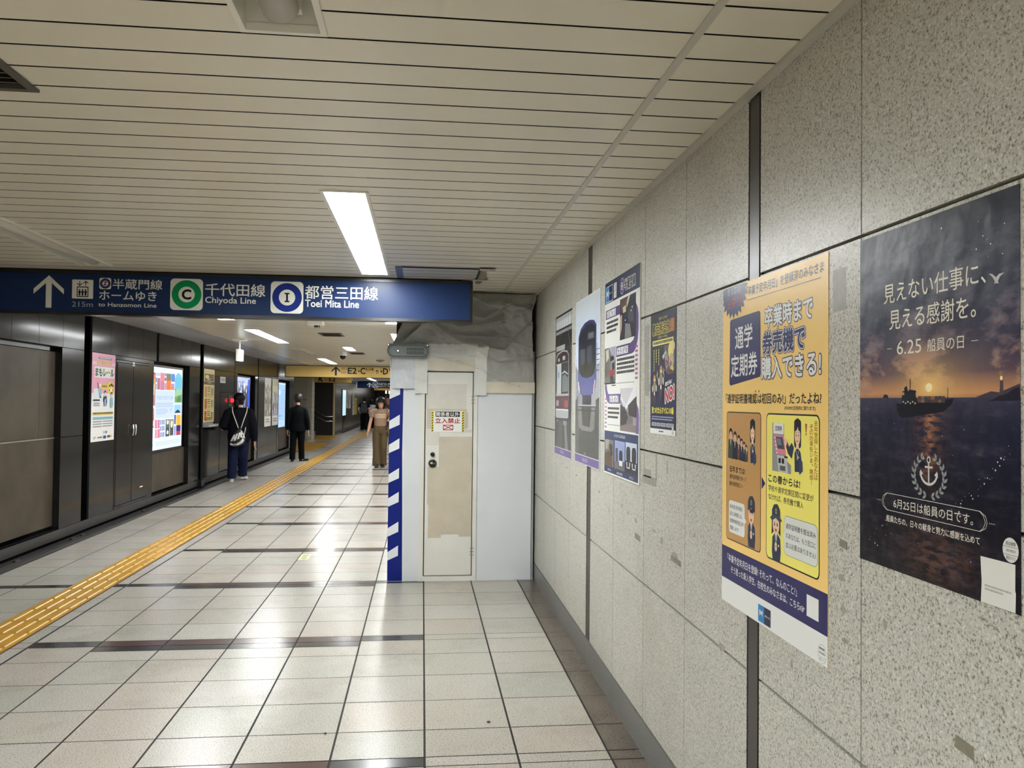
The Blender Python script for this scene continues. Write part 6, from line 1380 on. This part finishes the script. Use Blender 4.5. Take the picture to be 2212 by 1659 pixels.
def person(P):
    """P: dict with joint positions in the figure's own frame (+y = the way it faces, feet at z 0)"""
    t = thing('person', P['loc'], P['label'], 'person', None, P.get('rz', 0)); LOCAL.add(t.name)
    h = P['h']; k = h/1.6*P.get('hk', 1.0); vx = P.get('voxel', .009)
    J = P['J']; hip, sh = P.get('hip', .085), P.get('sh', .165)
    pel, neck = Vector(J['pelvis']), Vector(J['neck'])
    body = MB()
    tor = []
    for f, rx, ry in ((-.08, .08, .07), (0, .135, .09), (.15, .130, .088), (.35, .112, .080), (.6, .124, .086), (.80, .122, .078), (.90, .084, .060), (.98, .048, .048), (1.12, .046, .048), (1.25, .046, .05)):
        c = pel.lerp(neck, f); tor.append(ring(c.x, c.y, c.z, rx*k, ry*k))
    body.rings(tor, None)
    for s, S in ((-1, 'L'), (1, 'R')):
        a, e, w_ = Vector(J['sh'+S]), Vector(J['el'+S]), Vector(J['wr'+S])
        body.tube([a+Vector((-s*.06, 0, -.02)), a+Vector((-s*.012, 0, -.022)), a.lerp(e, .5), e, e.lerp(w_, .4), w_], [.028*k, .036*k, .041*k, .036*k, .036*k, .025*k], None, 12)
        d = Vector(J.get('hd'+S, (w_-e))); hand_geo(body, w_+d.normalized()*.008, d, J.get('th'+S, (0, 1, 0)), k*.98, P.get('curl', .6))
        hp, kn, an, to = (Vector(J[q+S]) for q in ('hip', 'kn', 'an', 'toe'))
        body.tube([hp+Vector((0, 0, .03)), hp.lerp(kn, .3), hp.lerp(kn, .75), kn, kn.lerp(an, .35), an.lerp(kn, .15), an], [.075*k, .072*k, .056*k, .048*k, .050*k, .036*k, .034*k], None, 12)
        body.tube([an+Vector((0, -.02, -.03)), an.lerp(to, .5)+Vector((0, 0, -.01)), to], [.036*k, .034*k, .026*k], None, 10)
    chin = Vector(J['chin']); kh = k*P.get('headk', 1.06); T, hh = head_geo(body, chin, kh, P.get('turn', 0), P.get('nod', 0))
    Ri = (Matrix.Rotation(P.get('turn', 0), 3, 'Z') @ Matrix.Rotation(-P.get('nod', 0), 3, 'X')).inverted()
    def pf(c):
        q = (Ri @ (Vector(c)-chin))/kh; z = q.z/.215
        if q.y < .045 or z < 0 or z > 1: return 0
        if abs(z-.205) < .024 and abs(q.x) < .021-abs(z-.205)*.3: return 1
        for s in (-1, 1):
            if ((q.x-s*.031)/.0125)**2+((z-.49)/.022)**2 < 1: return 2
            if abs(q.x-s*.033) < .018 and abs(z-.60) < .010: return 2
        return 0
    remeshed(body, 'body', vx*.8, SKIN, t, 2, pf, [P.get('skin', SKIN), LIP, EYE])
    P['hairf'](t, T, kh, hh)
    # trousers
    tr = MB(); cp = pel
    tr.rings([ring(cp.x, cp.y, cp.z+z, rx*k, ry*k) for z, rx, ry in ((-.10, .12, .09), (-.06, .160, .110), (0, .165, .115), (.09, .148, .105), (.11, .140, .098))], None)
    for S in 'LR':
        hp, kn, an = (Vector(J[q+S]) for q in ('hip', 'kn', 'an')); lw = P.get('leg', (.088, .080, .070, .072))
        hem = an+Vector((0, -.005, P.get('hem', -.03)))
        tr.tube([hp+Vector((0, 0, .03)), hp.lerp(kn, .45), kn, kn.lerp(an, .5), an.lerp(kn, .1), hem], [lw[0]*1.03*k, lw[0]*k, lw[1]*k, lw[2]*k, lw[3]*k, lw[3]*k], None, 14)
    remeshed(tr, P.get('legname', 'trousers'), vx, P['legm'], t, 3)
    # top
    tp = MB(); g_ = P.get('loose', 1.0); tor = []
    for f, rx, ry in P.get('torso', ((-.12, .165, .115), (0, .165, .115), (.15, .155, .110), (.4, .148, .108), (.65, .156, .112), (.80, .150, .100), (.90, .110, .078), (.97, .078, .068), (1.0, .066, .062))):
        c = pel.lerp(neck, f); tor.append(ring(c.x, c.y, c.z, rx*k*g_, ry*k*g_))
    tp.rings(tor, None)
    for s, S in ((-1, 'L'), (1, 'R')):
        a, e, w_ = Vector(J['sh'+S]), Vector(J['el'+S]), Vector(J['wr'+S]); sl = P.get('sleeve', 1.0); aw = P.get('armw', (.066, .060, .048))
        top = [a+Vector((-s*.105, 0, .030))*k, a+Vector((-s*.06, 0, .008))*k, a+Vector((-s*.012, 0, -.018))*k, a.lerp(e, .16)+Vector((s*.004, 0, 0))]; tr_ = [.034*k, .050*k, aw[0]*.92*k, aw[0]*k]
        if sl >= 1: tp.tube(top+[a.lerp(e, .55), e, e.lerp(w_, .5), e.lerp(w_, .97)], tr_+[aw[0]*k, aw[1]*k, aw[1]*k, aw[2]*k], None, 14)
        else: tp.tube(top+[a.lerp(e, .16+(sl-.16)*.5), a.lerp(e, sl)], tr_+[aw[0]*k, aw[1]*k*1.05], None, 14)
    remeshed(tp, P.get('topname', 'top'), vx, P['topm'], t, 3, P.get('toppaint'), P.get('topmats'))
    for S in 'LR':
        an, to = Vector(J['an'+S]), Vector(J['toe'+S]); d = (to-an); d.z = 0; d.normalize(); lift = P.get('lift'+S, 0)
        s_ = MB(); pth = [an+d*(-.055)+Vector((0, 0, -an.z+.036+lift*1.6)), an+d*.0+Vector((0, 0, -an.z+.046+lift*1.2)), an+d*.08+Vector((0, 0, -an.z+.042+lift*.6)), an+d*.155+Vector((0, 0, -an.z+.030+lift*.1)), an+d*.185+Vector((0, 0, -an.z+.026))]
        s_.tube(pth, [(.030*k, .030*k), (.040*k, .042*k), (.046*k, .040*k), (.042*k, .028*k), (.022*k, .018*k)], P['shoem'], 14)
        s_.tube([p+Vector((0, 0, -(.026 if i < 3 else .016))) for i, p in enumerate(pth)], [(.034*k, .010), (.042*k, .010), (.048*k, .010), (.044*k, .010), (.024*k, .008)], P.get('solem', P['shoem']), 12)
        s_.build('shoe', t, True)
    return t
def J0(h, **kw):
    """standing pose, arms down"""
    J = dict(pelvis=(0, 0, .535*h), neck=(0, 0, .845*h), chin=(0, .012*h, .868*h))
    for s, S in ((-1, 'L'), (1, 'R')):
        J.update({'sh'+S: (s*.112*h, 0, .812*h), 'el'+S: (s*.15*h, -.02*h, .635*h), 'wr'+S: (s*.165*h, .02*h, .49*h), 'hip'+S: (s*.055*h, 0, .50*h), 'kn'+S: (s*.06*h, .012*h, .285*h), 'an'+S: (s*.062*h, -.01*h, .05*h), 'toe'+S: (s*.075*h, .075*h, .02*h)})
    J.update(kw)
    return J
dark_cloth = mat('navy_black_knit', (20, 21, 29), .85, spec=.08, bump=.2, bscale=14); suit = mat('black_suit', (13, 14, 17), .8, spec=.08, bump=.15, bscale=10); denim = mat('dark_denim', (27, 33, 58), .85, spec=.08, vary=.2, vscale=14, bump=.2, bscale=16)
h = 1.60
# woman with white drawstring bag, seen from behind
W1 = person(dict(loc=(-3.35, 15.45, 0), rz=math.radians(12), h=h, label='person seen from behind in a dark sweater and jeans, carrying a white drawstring bag', loose=1.12, turn=math.radians(-28),
    J=J0(h, elL=(-.285, -.06, 1.03), wrL=(-.20, .17, .98), hdL=(.3, .9, .1), thL=(0, 0, 1), elR=(.255, -.03, 1.0), wrR=(.275, .03, .735), hdR=(.02, .1, -1), thR=(0, 1, 0), knL=(-.10, .0, .45), anL=(-.115, -.02, .085), toeL=(-.12, .11, .03), knR=(.075, .06, .46), anR=(.075, .22, .115), toeR=(.13, .345, .03)),
    torso=((-.30, .150, .115), (-.18, .176, .128), (0, .180, .130), (.2, .170, .125), (.5, .168, .122), (.72, .166, .116), (.83, .148, .100), (.91, .108, .078), (1.02, .064, .060)), armw=(.078, .074, .052), leg=(.098, .092, .084, .080), hem=-.03,
    hairf=lambda t, T, k, hh: hair_cap(t, T, k, hh, HAIRM, 0, 'hair', 'pony'), legname='jeans', legm=denim, topname='sweater', topm=dark_cloth, shoem=mat('white_sneaker', (206, 202, 190), .5), solem=mat('sneaker_sole', (226, 224, 214), .5), liftR=.02))
# suited man from behind
h = 1.62
W2 = person(dict(loc=(-3.03, 20.4, 0), rz=math.radians(6), h=h, headk=1.14, label='person in a black suit seen from behind, beside the pale blue box', turn=0,
    J=J0(h, shL=(-.160, 0, 1.285), shR=(.160, 0, 1.285), elL=(-.225, -.03, 1.02), wrL=(-.245, .03, .77), elR=(.228, -.03, 1.02), wrR=(.250, .03, .765), hdR=(0, .1, -1), hdL=(0, .15, -1), knL=(-.105, .01, .46), anL=(-.115, -.05, .085), toeL=(-.11, .07, .03), knR=(.085, .03, .46), anR=(.10, .10, .085), toeR=(.21, .16, .03)),
    torso=((-.27, .190, .135), (-.1, .188, .135), (.15, .170, .122), (.42, .170, .118), (.68, .172, .118), (.79, .158, .104), (.88, .114, .080), (.97, .072, .068), (1.03, .060, .060)), armw=(.062, .055, .047), leg=(.088, .078, .072, .072), hem=-.03, hk=1.0,
    hairf=lambda t, T, k, hh: hair_cap(t, T, k, hh, mat('thinning_hair', (30, 27, 26), .5, vary=.5, vscale=30), 0, 'hair', 'short'), legname='suit_trousers', legm=suit, topname='suit_jacket', topm=suit, shoem=mat('black_shoe', (14, 14, 15), .2)))
# woman walking towards us with a tote bag; figure faces the viewer
h = 1.575
taupe, stripe = mat('taupe_knit', (158, 128, 104), .7, bump=.2, bscale=18), mat('cream_stripe', (226, 212, 180), .7)
def stripes(c): return 1 if (c.y > -.02 and abs(c.x) < .125 and any(abs(c.z-z) < .0085 for z in (1.195, 1.160, 1.125))) else 0
W3 = person(dict(loc=(-.945, 18.75, 0), rz=math.radians(184), h=h, voxel=.005, label='person walking towards the viewer in a striped taupe top and brown trousers', nod=math.radians(20),
    J=J0(h, chin=(0, .03, 1.352), elR=(.225, .0, 1.02), wrR=(.275, .09, .80), hdR=(.1, .2, -1), elL=(-.235, -.03, 1.05), wrL=(-.165, .175, 1.06), hdL=(-.55, .4, .25), thL=(0, 0, 1), knR=(.085, .05, .45), anR=(.075, .09, .09), toeR=(.085, .225, .03), knL=(-.07, .03, .44), anL=(-.055, -.06, .09), toeL=(-.06, .07, .03)),
    torso=((-.06, .142, .105), (.08, .146, .106), (.25, .140, .104), (.5, .146, .108), (.70, .150, .108), (.82, .138, .094), (.90, .102, .076), (.96, .078, .066)), sleeve=.55, armw=(.064, .060, .05), leg=(.094, .082, .086, .098), hem=-.055, toppaint=stripes, topmats=[taupe, stripe],
    hairf=lambda t, T, k, hh: hair_cap(t, T, k, hh, HAIRM, -.02, 'hair', 'bob'), legname='wide_trousers', legm=mat('olive_brown_cloth', (92, 74, 46), .75, bump=.15, bscale=12), topname='knit_top', topm=taupe, shoem=mat('dark_shoe', (24, 22, 22), .3)))
# farther people
h = 1.62
W4 = person(dict(loc=(-2.80, 40.0, 0.012), rz=0, h=h, voxel=.014, label='person far off seen from behind, all in black with a dark backpack', J=J0(h, elL=(-.27, .0, 1.05), wrL=(-.23, .14, .92), knL=(-.09, .05, .45), knR=(.09, -.02, .45), anL=(-.09, .05, .085), anR=(.10, -.08, .1), toeL=(-.1, .17, .03), toeR=(.12, .03, .03)),
    sleeve=.6, hairf=lambda t, T, k, hh: hair_cap(t, T, k, hh, HAIRM, 0, 'hair', 'short'), legm=suit, topname='shirt', topm=suit, leg=(.1, .092, .09, .09), shoem=mat('pale_shoe', (150, 140, 134), .5)))
h = 1.50
W5 = person(dict(loc=(-2.62, 42.4, 0.012), rz=0, h=h, voxel=.014, label='person far off in a white shirt and black trousers, right of the backpack wearer', J=J0(h), sleeve=.5, hairf=lambda t, T, k, hh: hair_cap(t, T, k, hh, HAIRM, .02, 'hair', 'bob'), legm=suit, topname='shirt', topm=mat('white_shirt', (222, 218, 218), .6), shoem=mat('pale_shoe2', (190, 186, 182), .5)))
h = 1.60
W6 = person(dict(loc=(-2.52, 45.2, 0.012), rz=0, h=h, voxel=.014, label='person farthest off in dark clothes, between the white shirt and the striped top', J=J0(h), hairf=lambda t, T, k, hh: hair_cap(t, T, k, hh, HAIRM, 0, 'hair', 'short'), legm=suit, topname='jacket', topm=suit, shoem=mat('black_shoe', (14, 14, 15), .2)))
h = 1.64
W7 = person(dict(loc=(-1.10, 26.4, 0), rz=math.radians(182), h=h, voxel=.006, label='person in dark maroon shirt and blue jeans half hidden behind the striped top', skin=mat('skin_tan', (176, 124, 98), .5),
    J=J0(h, knL=(-.1, .08, .46), anL=(-.1, .12, .085), toeL=(-.11, .26, .03)), sleeve=.7, hairf=lambda t, T, k, hh: hair_cap(t, T, k, hh, HAIRM, 0, 'hair', 'short'), legname='jeans', legm=mat('blue_denim', (46, 72, 112), .7), topname='shirt', topm=mat('maroon_shirt', (66, 40, 40), .7, vary=.3, vscale=20), shoem=mat('black_shoe', (14, 14, 15), .2), solem=mat('sneaker_sole', (226, 224, 214), .5)))
# ---------------- what they carry
def local_thing(name, ref, label, cat):
    t = thing(name, ref.location, label, cat, None, ref.rotation_euler[2]); LOCAL.add(t.name); return t
bagm = M['bag_white']; bagk = mat('bag_black', (26, 26, 28), .6)
t = local_thing('drawstring_bag', W1, 'white and black drawstring bag with a swoosh mark hanging on the dark sweater', 'bag')
f = MB(); rr = []
for z, hw, dp, cx in ((.655, .070, .02, -.045), (.675, .115, .045, -.040), (.72, .135, .065, -.025), (.79, .128, .070, -.015), (.86, .105, .060, -.01), (.92, .075, .045, .0), (.955, .035, .022, .01), (.975, .022, .016, .012)):
    rr.append([(cx+hw*math.cos(a), -.205+dp*math.sin(a), z) for a in [2*math.pi*q/20 for q in range(20)]])
f.rings(rr, bagk); f.build('sack', t, True)
def bagpt(u, v, off=.004):
    """u across -1..1, v height"""
    for (z0, w0, d0, c0), (z1, w1, d1, c1) in zip(BAGP, BAGP[1:]):
        if z0 <= v <= z1:
            q = (v-z0)/(z1-z0); hw, dp, cx = w0+(w1-w0)*q, d0+(d1-d0)*q, c0+(c1-c0)*q
            return (cx+hw*u, -.205-dp*math.sqrt(max(0, 1-u*u))-off, v)
    return (0, -.27, v)
BAGP = [(.655, .070, .02, -.045), (.675, .115, .045, -.040), (.72, .135, .065, -.025), (.79, .128, .070, -.015), (.86, .105, .060, -.01), (.92, .075, .045, .0), (.955, .035, .022, .01), (.975, .022, .016, .012)]
def ribbon(pa, pb, m, n=10):
    vs = []; fs = []
    for i in range(n+1):
        q = i/n
        def at(pl):
            s = q*(len(pl)-1); a = min(int(s), len(pl)-2); r = s-a
            return (pl[a][0]+(pl[a+1][0]-pl[a][0])*r, pl[a][1]+(pl[a+1][1]-pl[a][1])*r)
        vs += [bagpt(*at(pa)), bagpt(*at(pb))]
    fs = [(2*i, 2*i+1, 2*i+3, 2*i+2) for i in range(n)]
    return vs, fs
f = MB()
f.raw(*ribbon([(-.98, .735), (-.6, .700), (-.1, .705), (.4, .755), (.88, .86)], [(-.95, .690), (-.6, .668), (.0, .664), (.6, .70), (.98, .80)], bagm), bagm)     # swoosh
f.raw(*ribbon([(.80, .84), (.75, .90), (.45, .95)], [(.99, .80), (.96, .88), (.60, .96)], bagm), bagm)
for x, (a, c) in ((-.80, (.745, .865)), (-.40, (.755, .885)), (.02, (.785, .905)), (.42, (.82, .93))):  # tall leaning letters
    w_ = .135
    f.raw(*ribbon([(x-w_, a), (x-w_+.16, c)], [(x+w_, a+.01), (x+w_+.16, c+.008)], bagm, 4), bagm)
    if x < -.5: f.raw(*ribbon([(x+.02, c-.01), (x+.34, a+.02)], [(x+.20, c-.005), (x+.46, a+.03)], bagm, 4), bagm)
    elif x > .3: pass
    elif x > -.1: f.raw(*ribbon([(x+.12, (a+c)/2), (x+.34, c)], [(x+.12, (a+c)/2-.02), (x+.44, c-.01)], bagm, 4), bagm)
for dz in (.0, .045, .09): f.raw(*ribbon([(.46, .83+dz), (.72, .845+dz)], [(.46, .812+dz), (.72, .826+dz)], bagm, 3), bagm)
f.build('white_print', t)
for s, pts in ((-1, [(-.012, -.215, .985), (-.06, -.185, 1.12), (-.115, -.150, 1.27), (-.125, -.06, 1.37), (-.13, .06, 1.35), (-.14, .14, 1.2)]), (1, [(.035, -.215, .985), (.075, -.185, 1.12), (.125, -.150, 1.27), (.14, -.06, 1.365), (.14, .06, 1.35), (.14, .14, 1.2)])):
    f = MB(); f.tube(pts, .009, mat('cream_cord', (222, 212, 196), .7), 8); f.build('strap', t, True)
f = MB(); f.tube([(.115, -.175, 1.0), (.098, -.180, .90), (.078, -.180, .80)], .007, mat('cream_cord', (222, 212, 196), .7), 8); f.build('strap', t, True)
t = local_thing('tote_bag', W3, 'tan tote bag hanging from the shoulder of the striped top', 'bag')
tanm = mat('tan_canvas', (188, 148, 100), .7, bump=.2, bscale=20)
f = MB(); rr = []
for z, hw, dp in ((.70, .10, .035), (.71, .135, .05), (.80, .14, .06), (.95, .13, .05), (1.03, .12, .03)):
    rr.append([(-.225+dp*math.cos(a), .05+hw*math.sin(a), z) for a in [2*math.pi*q/18 for q in range(18)]])
f.rings(rr, tanm); f.build('sack', t, True)
for yy in (-.03, .10):
    f = MB(); f.tube([(-.225, yy, 1.02), (-.205, yy*.6+.06, 1.15), (-.165, .06+yy*.2, 1.30), (-.135, .01, 1.345), (-.15, -.05, 1.31), (-.20, -.04, 1.15), (-.225, yy-.04, 1.02)], [(.006, .016)]*7, tanm, 8); f.build('strap', t, True)
t = local_thing('backpack', W4, 'dark backpack worn by the far figure in black', 'backpack')
f = MB(); f.bevbox(-.145, -.27, .86, .145, -.10, 1.32, mat('backpack_cloth', (30, 31, 38), .7), .05, 4); f.build('sack', t, True)
f = MB(); f.bevbox(-.115, -.31, .88, .115, -.25, 1.08, mat('backpack_cloth2', (38, 39, 47), .7), .025, 3); f.build('front_pocket', t, True)
for s in (-1, 1): f = MB(); f.tube([(s*.09, -.12, 1.27), (s*.10, -.03, 1.385), (s*.11, .09, 1.30), (s*.13, .11, 1.12), (s*.15, -.08, .95)], .02, mat('backpack_cloth2', (38, 39, 47), .7), 8); f.build('strap', t, True)
